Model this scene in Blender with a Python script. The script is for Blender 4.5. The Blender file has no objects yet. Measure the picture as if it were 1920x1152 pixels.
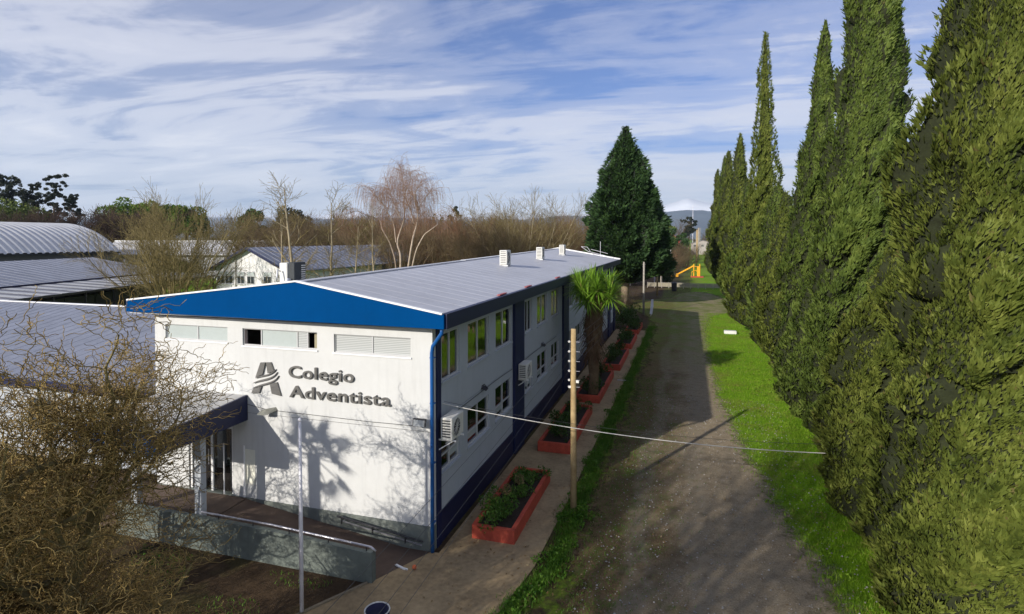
import bpy, math, random
import numpy as np
from math import radians as R, sin, cos, pi, sqrt, tan
from mathutils import Vector, Matrix

scene = bpy.context.scene
COL = scene.collection

# ---------------------------------------------------------------- camera
cam_d = bpy.data.cameras.new("camera")
cam = bpy.data.objects.new("camera", cam_d)
COL.objects.link(cam)
cam.location = (0, 0, 9.0)
cam.rotation_euler = (R(90 - 1.5), 0, R(17.0))
cam_d.sensor_width = 36.0
cam_d.lens = 20.25
cam_d.shift_y = -0.0526
cam_d.clip_start = 0.1
cam_d.clip_end = 60000
scene.camera = cam
scene.render.resolution_x, scene.render.resolution_y = 1024, 614

# ---------------------------------------------------------------- light
SUN_EL, SUN_AZ = R(21.5), math.atan2(-0.902, -0.432)     # direction towards the sun (world xy)
sun_d = bpy.data.lights.new("sun", 'SUN')
sun_d.energy = 5.0
sun_d.angle = R(0.53)
sun_d.color = (1.0, 0.935, 0.835)
sun = bpy.data.objects.new("sun", sun_d)
COL.objects.link(sun)
to_sun = Vector((cos(SUN_EL) * cos(SUN_AZ), cos(SUN_EL) * sin(SUN_AZ), sin(SUN_EL)))
sun.rotation_euler = to_sun.to_track_quat('Z', 'Y').to_euler()

world = bpy.data.worlds.new("World")
scene.world = world
world.use_nodes = True
wt = world.node_tree
wt.nodes.clear()


class NT:
    """small node-tree writer"""
    def __init__(s, t): s.t = t
    def n(s, typ, ins=None, **kw):
        nd = s.t.nodes.new(typ)
        for k, v in kw.items(): setattr(nd, k, v)
        for k, v in (ins or {}).items():
            sock = nd.inputs[k]
            if isinstance(v, bpy.types.NodeSocket): s.t.links.new(v, sock)
            elif isinstance(v, bpy.types.Node): s.t.links.new(v.outputs[0], sock)
            else: sock.default_value = v
        return nd
    def math(s, op, a, b=0.0, c=None, clamp=False):
        ins = {0: a, 1: b}
        if c is not None: ins[2] = c
        return s.n('ShaderNodeMath', ins, operation=op, use_clamp=clamp).outputs[0]
    def ramp(s, fac, stops, interp='LINEAR'):
        nd = s.n('ShaderNodeValToRGB', {0: fac})
        cr = nd.color_ramp
        cr.interpolation = interp
        while len(cr.elements) < len(stops): cr.elements.new(0.5)
        for e, (p, c) in zip(cr.elements, stops):
            e.position = p
            e.color = (c, c, c, 1) if isinstance(c, (int, float)) else (*c, 1)
        return nd.outputs[0]
    def mix(s, fac, a, b, mode='MIX'):
        nd = s.n('ShaderNodeMix', data_type='RGBA', blend_type=mode)
        for i, v in ((0, fac), (6, a), (7, b)):
            if isinstance(v, bpy.types.NodeSocket): s.t.links.new(v, nd.inputs[i])
            elif isinstance(v, (tuple, list)): nd.inputs[i].default_value = (*v[:3], 1)
            else: nd.inputs[i].default_value = v
        return nd.outputs[2]
    def noise(s, vec, scale, detail=4, rough=.55, dist=0.0):
        return s.n('ShaderNodeTexNoise', {'Vector': vec, 'Scale': scale, 'Detail': detail, 'Roughness': rough, 'Distortion': dist}).outputs[0]


w = NT(wt)
sky = w.n('ShaderNodeTexSky', sky_type='NISHITA', sun_disc=False, sun_elevation=SUN_EL,
          sun_rotation=math.atan2(to_sun.x, to_sun.y), altitude=200, air_density=1.0, dust_density=0.6, ozone_density=2.5)
# high thin cirrus, laid out on a plane far overhead
geo = w.n('ShaderNodeTexCoord')
sep = w.n('ShaderNodeSeparateXYZ', {0: geo.outputs['Generated']})
zz = w.math('ADD', w.math('MAXIMUM', sep.outputs[2], 0.0), 0.10)
cu = w.math('DIVIDE', sep.outputs[0], zz)
cv = w.math('DIVIDE', sep.outputs[1], zz)
cvec = w.n('ShaderNodeCombineXYZ', {0: cu, 1: cv, 2: 0.0})
mp = w.n('ShaderNodeMapping', {'Vector': cvec, 'Rotation': (0, 0, R(-28)), 'Scale': (0.58, 1.0, 1)})
n1 = w.noise(mp, 1.05, 9, .60, .75)
mp2 = w.n('ShaderNodeMapping', {'Vector': cvec, 'Rotation': (0, 0, R(-48)), 'Scale': (0.48, 1.5, 1), 'Location': (3.1, 1.7, 0)})
n2 = w.noise(mp2, 1.9, 9, .62, 1.1)
mp3 = w.n('ShaderNodeMapping', {'Vector': cvec, 'Location': (2.9, 0.6, 0)})
n3 = w.noise(mp3, .42, 3, .5, .3)
cl = w.math('ADD', w.math('MULTIPLY', n1, .50), w.math('ADD', w.math('MULTIPLY', n2, .28), w.math('MULTIPLY', n3, .36)))
hz = w.math('POWER', w.math('SUBTRACT', 1.0, w.math('MAXIMUM', sep.outputs[2], 0.0), clamp=True), 7.0)
cl = w.math('ADD', cl, w.math('MULTIPLY', hz, .17))
cmask = w.ramp(cl, [(.48, 0.0), (.56, .30), (.635, .75), (.74, .97)], 'EASE')
skycol = w.mix(1.0, sky.outputs[0], (0.54, 0.67, 1.05), 'MULTIPLY')
cloudcol = w.mix(hz, (6.9, 6.9, 7.6), (11.2, 11.5, 11.8))
wcol = w.mix(cmask, skycol, cloudcol)
bg = w.n('ShaderNodeBackground', {'Color': wcol, 'Strength': 0.09})
w.n('ShaderNodeOutputWorld', {'Surface': bg.outputs[0]})

scene.view_settings.view_transform = 'Standard'
scene.view_settings.look = 'None'
scene.view_settings.exposure = 0.40
scene.view_settings.gamma = 1.0
scene.view_settings.use_curve_mapping = False

# ---------------------------------------------------------------- helpers
def tag(o, label=None, cat=None, group=None, kind=None):
    if label: o['label'] = label
    if cat: o['category'] = cat
    if group: o['group'] = group
    if kind: o['kind'] = kind
    return o

def empty(name, loc, label=None, cat=None, group=None, rz=0.0):
    o = bpy.data.objects.new(name, None)
    COL.objects.link(o)
    o.location = loc
    o.rotation_euler = (0, 0, rz)
    o.empty_display_size = .3
    return tag(o, label, cat, group)

def link(name, me, parent=None, loc=None, mat=None):
    o = bpy.data.objects.new(name, me)
    COL.objects.link(o)
    if parent is not None: o.parent = parent
    if loc is not None: o.location = loc
    if mat is not None:
        me.materials.clear()
        me.materials.append(mat)
    return o

def np_mesh(name, V, F, smooth=False):
    """V (n,3) float, F (m,k) int: uniform polygons, fast"""
    V = np.asarray(V, np.float32); F = np.asarray(F, np.int32)
    me = bpy.data.meshes.new(name)
    m, k = F.shape
    me.vertices.add(len(V)); me.vertices.foreach_set('co', V.ravel())
    me.loops.add(m * k); me.loops.foreach_set('vertex_index', F.ravel())
    me.polygons.add(m)
    me.polygons.foreach_set('loop_start', np.arange(0, m * k, k, dtype=np.int32))
    me.polygons.foreach_set('loop_total', np.full(m, k, np.int32))
    if smooth: me.polygons.foreach_set('use_smooth', np.ones(m, bool))
    me.update(calc_edges=True)
    return me

class MB:
    """collects boxes, bars, tubes and polygons, then links them as one mesh object"""
    def __init__(s): s.v = []; s.f = []
    def add(s, V, F):
        o = len(s.v)
        s.v.extend([tuple(p) for p in V]); s.f.extend([tuple(i + o for i in f) for f in F])
        return s
    def box(s, x0, x1, y0, y1, z0, z1):
        V = [(x0, y0, z0), (x1, y0, z0), (x1, y1, z0), (x0, y1, z0), (x0, y0, z1), (x1, y0, z1), (x1, y1, z1), (x0, y1, z1)]
        return s.add(V, [(0, 3, 2, 1), (4, 5, 6, 7), (0, 1, 5, 4), (1, 2, 6, 5), (2, 3, 7, 6), (3, 0, 4, 7)])
    def bar(s, a, b, wd, ht, up=(0, 0, 1)):
        a, b = Vector(a), Vector(b)
        d = (b - a).normalized(); u = Vector(up)
        if abs(d.dot(u)) > .98: u = Vector((0, 1, 0))
        sx = d.cross(u).normalized(); sz = sx.cross(d)
        V = []
        for p in (a, b):
            for i, j in ((-1, -1), (1, -1), (1, 1), (-1, 1)):
                V.append(p + sx * (i * wd / 2) + sz * (j * ht / 2))
        return s.add(V, [(0, 1, 2, 3), (7, 6, 5, 4), (0, 4, 5, 1), (1, 5, 6, 2), (2, 6, 7, 3), (3, 7, 4, 0)])
    def tube(s, pts, rad, n=6, cap=True):
        V, F = tube_np(np.array(pts, float), rad, n)
        o = len(s.v)
        s.add(V, F.tolist())
        if cap:
            s.f.append(tuple(o + i for i in range(n))[::-1])
            m = len(pts)
            s.f.append(tuple(o + (m - 1) * n + i for i in range(n)))
        return s
    def lathe(s, prof, cx, cy, n=20):
        V = []; F = []
        for r, z in prof:
            for i in range(n):
                a = 2 * pi * i / n
                V.append((cx + r * cos(a), cy + r * sin(a), z))
        for j in range(len(prof) - 1):
            for i in range(n):
                k = (i + 1) % n
                F.append((j * n + i, j * n + k, (j + 1) * n + k, (j + 1) * n + i))
        F.append(tuple(range(n))[::-1]); F.append(tuple((len(prof) - 1) * n + i for i in range(n)))
        return s.add(V, F)
    def prism(s, poly, depth_vec):
        n = len(poly)
        d = Vector(depth_vec)
        V = [Vector(p) for p in poly] + [Vector(p) + d for p in poly]
        F = [tuple(range(n))[::-1], tuple(range(n, 2 * n))]
        for i in range(n):
            k = (i + 1) % n
            F.append((i, k, n + k, n + i))
        return s.add(V, F)
    def mesh(s, name, smooth=False):
        me = bpy.data.meshes.new(name)
        me.from_pydata(s.v, [], s.f)
        if smooth: me.polygons.foreach_set('use_smooth', np.ones(len(me.polygons), bool))
        me.update()
        return me
    def build(s, name, mat, parent=None, smooth=False, bevel=0.0):
        me = s.mesh(name, smooth)
        o = link(name, me, parent, mat=mat)
        if parent is not None and parent.type == 'EMPTY':
            o.matrix_parent_inverse = Matrix.Identity(4)
        if bevel:
            b = o.modifiers.new('bevel', 'BEVEL'); b.width = bevel; b.segments = 1; b.limit_method = 'ANGLE'
        return o

def tube_np(P, rad, n=5):
    m = len(P)
    rad = np.broadcast_to(np.asarray(rad, float), (m,))
    T = np.gradient(P, axis=0)
    T /= np.linalg.norm(T, axis=1, keepdims=True) + 1e-9
    ref = np.array([0.31, 0.17, 0.93]) if abs(T[:, 2]).mean() < .8 else np.array([0.95, 0.22, 0.1])
    A = np.cross(T, ref); A /= np.linalg.norm(A, axis=1, keepdims=True) + 1e-9
    B = np.cross(T, A)
    ang = np.arange(n) * 2 * pi / n
    V = P[:, None, :] + rad[:, None, None] * (np.cos(ang)[None, :, None] * A[:, None, :] + np.sin(ang)[None, :, None] * B[:, None, :])
    i = np.arange(m - 1)[:, None] * n; j = np.arange(n)[None, :]; k = (j + 1) % n
    F = np.stack([i + j, i + k, i + n + k, i + n + j], -1).reshape(-1, 4)
    return V.reshape(-1, 3), F

def tubes_mesh(name, paths, smooth=True):
    Vs, Fs, o = [], [], 0
    for P, r, n in paths:
        V, F = tube_np(np.asarray(P, float), r, n)
        Vs.append(V); Fs.append(F + o); o += len(V)
    return np_mesh(name, np.concatenate(Vs), np.concatenate(Fs), smooth)

# ---------------------------------------------------------------- materials
MATS = {}
def new_mat(name):
    m = bpy.data.materials.new(name)
    m.use_nodes = True
    m.node_tree.nodes.clear()
    MATS[name] = m
    return m, NT(m.node_tree)

def out(t, sh, disp=None):
    ins = {'Surface': sh}
    if disp is not None: ins['Displacement'] = disp
    t.n('ShaderNodeOutputMaterial', ins)

def pos(t): return t.n('ShaderNodeNewGeometry').outputs['Position']

def paint(name, col, rough=.6, var=.12, scale=1.5, bump=0.0, bscale=40, metallic=0.0, spec=.4, streak=0.0, col2=None, fine=6.0):
    """painted or mineral surface: two scales of tone variation, optional rain streaks and relief"""
    m, t = new_mat(name)
    p = pos(t)
    a = t.noise(p, scale, 5, .6)
    b = t.noise(p, scale * fine, 4, .6)
    f = t.math('ADD', t.math('MULTIPLY', a, .6), t.math('MULTIPLY', b, .4))
    lo = tuple(c * (1 - var * 1.6) for c in col) if col2 is None else col2
    hi = tuple(min(1, c * (1 + var)) for c in col)
    c = t.mix(t.ramp(f, [(.3, 0.0), (.7, 1.0)]), lo, hi)
    if streak:
        mpp = t.n('ShaderNodeMapping', {'Vector': p, 'Scale': (3.0, 3.0, .22)})
        s = t.noise(mpp, 1.6, 6, .65)
        c = t.mix(t.math('MULTIPLY', t.ramp(s, [(.52, 0.0), (.75, 1.0)]), streak), c, tuple(x * .45 for x in col))
    ins = {'Base Color': c, 'Roughness': rough, 'Metallic': metallic, 'Specular IOR Level': spec}
    bs = t.n('ShaderNodeBsdfPrincipled', ins)
    if bump:
        h = t.noise(p, bscale, 4, .6)
        bp = t.n('ShaderNodeBump', {'Height': h, 'Strength': bump, 'Distance': .02})
        t.t.links.new(bp.outputs[0], bs.inputs['Normal'])
    out(t, bs.outputs[0])
    return m

def foliage(name, dark, mid, light, brown=None, trans=.25, brown_amt=.12, clump=.9, rough=.55, rmix=.55):
    """leaf colour: per-leaf random tone plus patches across the crown"""
    m, t = new_mat(name)
    g = t.n('ShaderNodeNewGeometry')
    rnd = g.outputs['Random Per Island']
    pn = t.noise(g.outputs['Position'], clump, 3, .6)
    f = t.math('ADD', t.math('MULTIPLY', rnd, rmix), t.math('MULTIPLY', t.ramp(pn, [(.3, 0.0), (.7, 1.0)]), 1 - rmix))
    c = t.ramp(f, [(.1, dark), (.5, mid), (.9, light)])
    if brown is not None:
        bn = t.noise(g.outputs['Position'], clump * 1.7, 3, .6)
        sel = t.math('GREATER_THAN', t.math('ADD', t.math('MULTIPLY', rnd, .4), t.math('MULTIPLY', bn, .8)), .86 - brown_amt)
        c = t.mix(t.math('MULTIPLY', sel, .75), c, brown)
    bs = t.n('ShaderNodeBsdfPrincipled', {'Base Color': c, 'Roughness': rough, 'Specular IOR Level': .25})
    tr = t.n('ShaderNodeBsdfTranslucent', {'Color': c})
    mx = t.n('ShaderNodeMixShader', {0: trans, 1: bs.outputs[0], 2: tr.outputs[0]})
    out(t, mx.outputs[0])
    return m

def bark(name, a, b, scale=6.0, rough=.85):
    m, t = new_mat(name)
    p = pos(t)
    g = t.n('ShaderNodeNewGeometry')
    n = t.math('ADD', t.math('MULTIPLY', t.noise(p, scale, 5, .65), .75), t.math('MULTIPLY', g.outputs['Random Per Island'], .25))
    c = t.ramp(n, [(.3, a), (.7, b)])
    bs = t.n('ShaderNodeBsdfPrincipled', {'Base Color': c, 'Roughness': rough, 'Specular IOR Level': .2})
    out(t, bs.outputs[0])
    return m

def glass_mat(name, base, rough=.03, fres=1.55, rip=0.0, mixmin=.06):
    m, t = new_mat(name)
    p = pos(t)
    d = t.n('ShaderNodeBsdfDiffuse', {'Color': (*base, 1)})
    gl = t.n('ShaderNodeBsdfGlossy', {'Color': (.95, .97, 1, 1), 'Roughness': rough})
    fr = t.n('ShaderNodeFresnel', {'IOR': fres})
    if rip:
        h = t.noise(p, 1.3, 2, .5)
        bp = t.n('ShaderNodeBump', {'Height': h, 'Strength': rip, 'Distance': .05})
        t.t.links.new(bp.outputs[0], gl.inputs['Normal'])
    mx = t.n('ShaderNodeMixShader', {0: t.math('ADD', fr.outputs[0], mixmin, clamp=True), 1: d.outputs[0], 2: gl.outputs[0]})
    out(t, mx.outputs[0])
    return m

def clear_glass(name):
    m, t = new_mat(name)
    tr = t.n('ShaderNodeBsdfTransparent', {'Color': (.86, .9, .9, 1)})
    gl = t.n('ShaderNodeBsdfGlossy', {'Color': (.95, .97, 1, 1), 'Roughness': .03})
    fr = t.n('ShaderNodeFresnel', {'IOR': 1.6})
    p = pos(t)
    bp = t.n('ShaderNodeBump', {'Height': t.noise(p, 1.1, 2, .5), 'Strength': .10, 'Distance': .05})
    t.t.links.new(bp.outputs[0], gl.inputs['Normal'])
    mx = t.n('ShaderNodeMixShader', {0: t.math('ADD', fr.outputs[0], .12, clamp=True), 1: tr.outputs[0], 2: gl.outputs[0]})
    out(t, mx.outputs[0])
    return m

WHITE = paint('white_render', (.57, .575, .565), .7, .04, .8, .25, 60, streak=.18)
SHADEW = paint('shade_toned_render', (.40, .43, .465), .7, .04, .8, .25, 60, streak=.14)  # same white render, with the side walls' shade mixed into its colour
GREYP = paint('grey_plinth', (.165, .185, .165), .75, .14, 1.2, .3, 50, streak=.3)
BLUE = paint('blue_fascia_paint', (.000, .050, .180), .7, .06, .5, .1, 30, spec=.02, streak=.14)
BLUEP = paint('blue_pipe_paint', (.008, .085, .29), .4, .06, 3)
NAVY = paint('navy_paint', (.012, .016, .055), .5, .12, 1.0)
NAVYP = paint('navy_pilaster_paint', (.008, .014, .062), .6, .1, .8, .2, 50, streak=.2)
ROOFM = paint('grey_roof_sheet', (.48, .485, .515), .5, .11, .30, .06, 12, spec=.4, fine=9)
ROOFB = paint('weathered_blue_roof', (.215, .23, .28), .5, .16, .5, .1, 20, spec=.5)
ROOFG = paint('galvanised_roof', (.60, .60, .60), .42, .10, .25, .1, 8, metallic=.25)
ROOFD = paint('old_grey_roof', (.20, .20, .225), .6, .25, .6, .1, 10)
FLASH = paint('white_flashing', (.78, .78, .78), .45, .04, 2)
STEEL = paint('sign_steel', (.20, .195, .185), .38, .10, 6, metallic=.55)
TERRA = paint('red_planter_paint', (.46, .075, .040), .8, .25, 1.6, .5, 40, streak=.5)
SOIL = paint('dark_soil', (.035, .024, .016), .95, .3, 8, .8, 30)
WOOD = bark('weathered_pole_wood', (.23, .155, .07), (.48, .36, .19), 3.0)
POLEG = bark('grey_pole_concrete', (.22, .20, .17), (.42, .39, .33), 4.0)
WPOLE = paint('white_pole_paint', (.72, .71, .76), .45, .08, 3)
PORC = paint('porcelain', (.75, .74, .70), .25, .05, 5)
CONC = paint('path_concrete', (.345, .255, .140), .9, .24, .7, .35, 45, col2=(.175, .125, .068), fine=11)
RAMPC = paint('ramp_concrete', (.10, .068, .050), .9, .22, .9, .4, 45)
ACW = paint('unit_casing', (.66, .65, .60), .45, .06, 4)
ACG = paint('unit_grille', (.05, .05, .055), .5, .1, 8)
UNIT_SHADE = paint('unit_side_shade', (.030, .036, .040), .5, .2, 3)  # dark tone painting the shade on the roof unit's right side
ALU = paint('white_window_frame', (.50, .50, .50), .4, .05, 4)
DFRAME = paint('grey_window_frame', (.30, .31, .32), .45, .08, 4)
BLINDG = paint('frosted_pane', (.44, .49, .48), .18, .05, 1.5, spec=.8)
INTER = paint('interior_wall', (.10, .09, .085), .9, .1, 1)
CURT = paint('interior_curtain', (.34, .30, .20), .9, .25, 3)
DARK = paint('dark_metal', (.03, .03, .035), .5, .2, 5)
GALV = paint('galvanised_rail', (.55, .54, .58), .35, .1, 6, metallic=.7)
CABLE = paint('pale_cable', (.60, .58, .54), .5, .1, 6)
CABLED = paint('dark_cable', (.05, .05, .05), .5, .1, 6)
YELLOW = paint('yellow_play_paint', (.75, .36, .012), .45, .1, 3)
REDP = paint('red_play_paint', (.42, .035, .03), .5, .1, 3)
LAMPG = glass_mat('lamp_glass', (.30, .32, .33), .08)
PANE = clear_glass('window_glass')
PANED = glass_mat('far_window_glass', (.05, .06, .065), .05, 1.6)

# slatted blind seen through the glass: flat print of fine slats
def blind_mat():
    m, t = new_mat('slatted_blind')
    sp = t.n('ShaderNodeSeparateXYZ', {0: pos(t)})
    wv = t.math('SINE', t.math('MULTIPLY', sp.outputs[2], 2 * pi / .052))
    c = t.mix(t.ramp(wv, [(.0, 0.0), (.9, 1.0)]), (.33, .345, .34), (.56, .575, .565))
    bs = t.n('ShaderNodeBsdfPrincipled', {'Base Color': c, 'Roughness': .35, 'Specular IOR Level': .5})
    out(t, bs.outputs[0])
    return m
BLINDS = blind_mat()

# ================================================================ SETTING
def sstep(t, v, a, b):
    return t.n('ShaderNodeMapRange', {0: v, 1: a, 2: b, 3: 0.0, 4: 1.0}, interpolation_type='SMOOTHSTEP').outputs[0]

def ground_mat():
    m, t = new_mat('ground_soil_and_grass')
    p = pos(t)
    sp = t.n('ShaderNodeSeparateXYZ', {0: p})
    X, Y = sp.outputs[0], sp.outputs[1]
    nb = t.noise(p, .35, 5, .6)
    nm = t.noise(p, 2.2, 5, .65)
    nf = t.noise(p, 14, 4, .7)
    Xw = t.math('ADD', X, t.math('MULTIPLY', t.math('SUBTRACT', nm, .5), 1.4))
    right = t.math('MULTIPLY', sstep(t, Xw, -4.1, -3.5), t.math('ADD', sstep(t, Xw, 0, 2.0), t.ramp(nm, [(.40, .0), (.62, .65)]), clamp=True))
    patch = t.math('MULTIPLY', t.ramp(nb, [(.50, 0.0), (.66, 1.0)]), .5)
    left_far = t.math('MULTIPLY', sstep(t, Y, 22, 40), sstep(t, t.math('MULTIPLY', X, -1), 18, 28))
    g = t.math('MAXIMUM', right, t.math('MAXIMUM', t.math('MULTIPLY', patch, .35), left_far))
    soil = t.mix(t.ramp(t.math('ADD', t.math('MULTIPLY', nm, .6), t.math('MULTIPLY', nf, .4)), [(.3, 0.0), (.7, 1.0)]), (.040, .026, .017), (.115, .078, .045))
    gn = t.math('ADD', t.math('MULTIPLY', nm, .5), t.math('MULTIPLY', nf, .5))
    grass = t.ramp(gn, [(.28, (.075, .160, .005)), (.5, (.160, .315, .009)), (.72, (.265, .405, .022))])
    worn = t.math('MULTIPLY', t.ramp(nb, [(.48, 0.0), (.64, 1.0)]), .70)
    grass = t.mix(worn, grass, (.22, .205, .045))
    far = sstep(t, Y, 76, 130)
    field = t.ramp(t.noise(p, .03, 5, .6), [(.35, (.055, .075, .022)), (.55, (.10, .10, .045)), (.7, (.10, .16, .03))])
    strip = t.math('MULTIPLY', sstep(t, X, -2.5, -.5), t.math('SUBTRACT', 1.0, sstep(t, X, 10, 14)))
    grass = t.mix(t.math('MULTIPLY', far, t.math('SUBTRACT', 1.0, t.math('MULTIPLY', strip, .85))), grass, field)
    c = t.mix(g, soil, grass)
    bs = t.n('ShaderNodeBsdfPrincipled', {'Base Color': c, 'Roughness': .95, 'Specular IOR Level': .1})
    bp = t.n('ShaderNodeBump', {'Height': t.math('ADD', nf, t.noise(p, 45, 3, .7)), 'Strength': .9, 'Distance': .05})
    t.t.links.new(bp.outputs[0], bs.inputs['Normal'])
    out(t, bs.outputs[0])
    return m

def grid_sheet(name, xs, ys, mat, z=0.0):
    V = [(x, y, z) for y in ys for x in xs]
    n = len(xs)
    F = [(j * n + i, j * n + i + 1, (j + 1) * n + i + 1, (j + 1) * n + i) for j in range(len(ys) - 1) for i in range(n - 1)]
    me = bpy.data.meshes.new(name); me.from_pydata(V, [], F); me.update()
    return tag(link(name, me, mat=mat), kind='structure')

ex = [-15000, -4000, -1000, -300, -100, -40, 0, 40, 100, 300, 1000, 4000, 15000]
grid_sheet('ground', ex, [-3000, -300, -60, 0, 40, 100, 300, 1000, 4000, 16000], ground_mat())

# --- gravel road: strip with fading, uneven margins
def road_mat():
    m, t = new_mat('gravel_and_dirt')
    p = pos(t)
    sp = t.n('ShaderNodeSeparateXYZ', {0: p})
    nb = t.noise(p, .5, 5, .6)
    nm = t.noise(p, 3.0, 5, .65)
    nf = t.noise(p, 22, 4, .75)
    side = sstep(t, t.math('ADD', sp.outputs[0], t.math('MULTIPLY', t.math('SUBTRACT', nb, .5), 5.0)), -2.2, 1.2)
    fine = t.math('ADD', t.math('MULTIPLY', nm, .35), t.math('MULTIPLY', nf, .65))
    dirt = t.ramp(fine, [(.3, (.065, .042, .022)), (.52, (.150, .102, .052)), (.7, (.24, .178, .098))])
    grav = t.ramp(fine, [(.3, (.150, .112, .070)), (.5, (.300, .238, .155)), (.72, (.48, .41, .29))])
    c = t.mix(side, dirt, grav)
    gr = t.math('MULTIPLY', t.ramp(t.noise(p, 1.1, 5, .65), [(.54, 0.0), (.66, 1.0)]), t.math('SUBTRACT', 1.0, side))
    c = t.mix(t.math('MULTIPLY', gr, .75), c, (.085, .120, .018))
    # two compacted wheel tracks wandering along the lane
    wob = t.math('MULTIPLY', t.math('SUBTRACT', t.noise(p, .12, 2, .5), .5), 2.2)
    for x0 in (-1.35, .35):
        dx = t.math('ABSOLUTE', t.math('SUBTRACT', t.math('SUBTRACT', sp.outputs[0], wob), x0))
        rut = t.math('MULTIPLY', t.math('SUBTRACT', 1.0, sstep(t, dx, .15, .55)), t.ramp(nm, [(.35, .15), (.65, .75)]))
        c = t.mix(rut, c, (.27, .225, .16))
    damp = t.ramp(t.noise(p, .8, 4, .6), [(.60, 0.0), (.72, .55)])
    c = t.mix(damp, c, (.085, .068, .048))
    far = sstep(t, sp.outputs[1], 34, 60)
    c = t.mix(t.math('MULTIPLY', far, t.ramp(nb, [(.40, .25), (.62, .95)])), c, (.115, .155, .022))
    vo = t.n('ShaderNodeTexVoronoi', {'Vector': p, 'Scale': 5.5}, feature='F1')
    dot = t.math('LESS_THAN', vo.outputs['Distance'], .085)
    c = t.mix(t.math('MULTIPLY', dot, .8), c, (.55, .53, .49))
    ed = t.n('ShaderNodeAttribute', attribute_name='edge').outputs['Fac']
    al = sstep(t, t.math('ADD', ed, t.math('ADD', t.math('MULTIPLY', t.math('SUBTRACT', nb, .5), 1.6), t.math('MULTIPLY', t.math('SUBTRACT', nm, .5), 1.5))), .12, .95)
    bs = t.n('ShaderNodeBsdfPrincipled', {'Base Color': c, 'Roughness': .95, 'Specular IOR Level': .15})
    bp = t.n('ShaderNodeBump', {'Height': t.math('ADD', nf, t.noise(p, 60, 3, .7)), 'Strength': .8, 'Distance': .025})
    t.t.links.new(bp.outputs[0], bs.inputs['Normal'])
    tr = t.n('ShaderNodeBsdfTransparent')
    mx = t.n('ShaderNodeMixShader', {0: al, 1: tr.outputs[0], 2: bs.outputs[0]})
    out(t, mx.outputs[0])
    return m

def road():
    prof = [(-40, -3.6, 6.0), (0, -3.4, 5.6), (10, -3.1, 5.0), (15.4, -3.5, 4.35), (20, -3.5, 3.7), (26, -3.4, 3.0), (33, -3.4, 2.45), (45, -3.4, 2.1), (60, -3.6, 2.3), (70, -5.5, 3.2), (76, -8.0, 6.5), (84, -8.0, 8.0), (90, -3, 6), (97, -2, 4.5), (103, 0, 2.5)]
    V, F, E = [], [], []
    for y, a, b in prof:
        for x, e in ((a, 0), (a + 1.0, 1), ((a + b) / 2, 1.6), (b - 1.1, 1), (b, 0)):
            V.append((x, y, .005)); E.append(e)
    for j in range(len(prof) - 1):
        for i in range(4): F.append((j * 5 + i, j * 5 + i + 1, j * 5 + 6 + i, j * 5 + 5 + i))
    for k in range(5): E[k] = 0; E[-1 - k] = 0
    me = bpy.data.meshes.new('gravel_road'); me.from_pydata(V, [], F)
    at = me.attributes.new('edge', 'FLOAT', 'POINT'); at.data.foreach_set('value', E)
    me.update()
    tag(link('gravel_road', me, mat=road_mat()), kind='structure')
road()

# --- concrete path beside the planters
pp = [(-3.75, 57), (-3.8, 30), (-3.85, 20), (-3.95, 15), (-4.4, 12), (-5.4, 8), (-5.8, 4), (-12.5, 4), (-10.6, 8), (-8.5, 11.9), (-7.86, 13.02), (-6.96, 14.86), (-6.72, 14.86), (-6.72, 57)]
MBp = MB().prism([(x, y, -.05) for x, y in pp][::-1], (0, 0, .085))
tag(MBp.build('path', CONC), kind='structure')
# raised edge between the dirt yard and the path
tag(MB().bar((-8.52, 11.9, .03), (-7.9, 12.98, .03), .07, .10).bar((-10.62, 8, .03), (-8.52, 11.9, .03), .07, .10).build('kerb', paint('kerb_concrete', (.22, .18, .12), .9, .2, 2, .4)), kind='structure')

# --- mountains on the horizon
def ridge(name, d, prof, depth, mat, seed, zlow=-5):
    """prof: (angle from the +Y axis in degrees, height in m); a range of the given depth, rough relief"""
    rng = np.random.default_rng(seed)
    a = np.linspace(prof[0][0], prof[-1][0], 420)
    h = np.interp(a, [q[0] for q in prof], [q[1] for q in prof])
    nz = sum(np.interp(a, np.linspace(a[0], a[-1], k), rng.normal(0, 1, k)) / k ** .55 for k in (12, 25, 50, 100, 200))
    rows = 9
    V = []
    for j in range(rows):
        s = j / (rows - 1)
        rr = d + depth * (s - .5)
        f = 1 - abs(2 * s - 1) ** 1.25
        jit = sum(np.interp(a, np.linspace(a[0], a[-1], k), rng.normal(0, 1, k)) / k ** .7 for k in (30, 70, 160))
        z = np.maximum((h * (1 + .15 * nz)) * f + h * .25 * jit * (1 - f) * f * 4, 0) + zlow * (1 - f)
        an = np.radians(a)
        V.append(np.stack([rr * np.sin(an), rr * np.cos(an), z], 1))
    n = len(a)
    V = np.concatenate(V)
    i = np.arange(n - 1)[None, :]; j = np.arange(rows - 1)[:, None] * n
    F = np.stack([j + i, j + i + 1, j + n + i + 1, j + n + i], -1).reshape(-1, 4)
    return tag(link(name, np_mesh(name, V, F, True), mat=mat), kind='structure')

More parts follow.
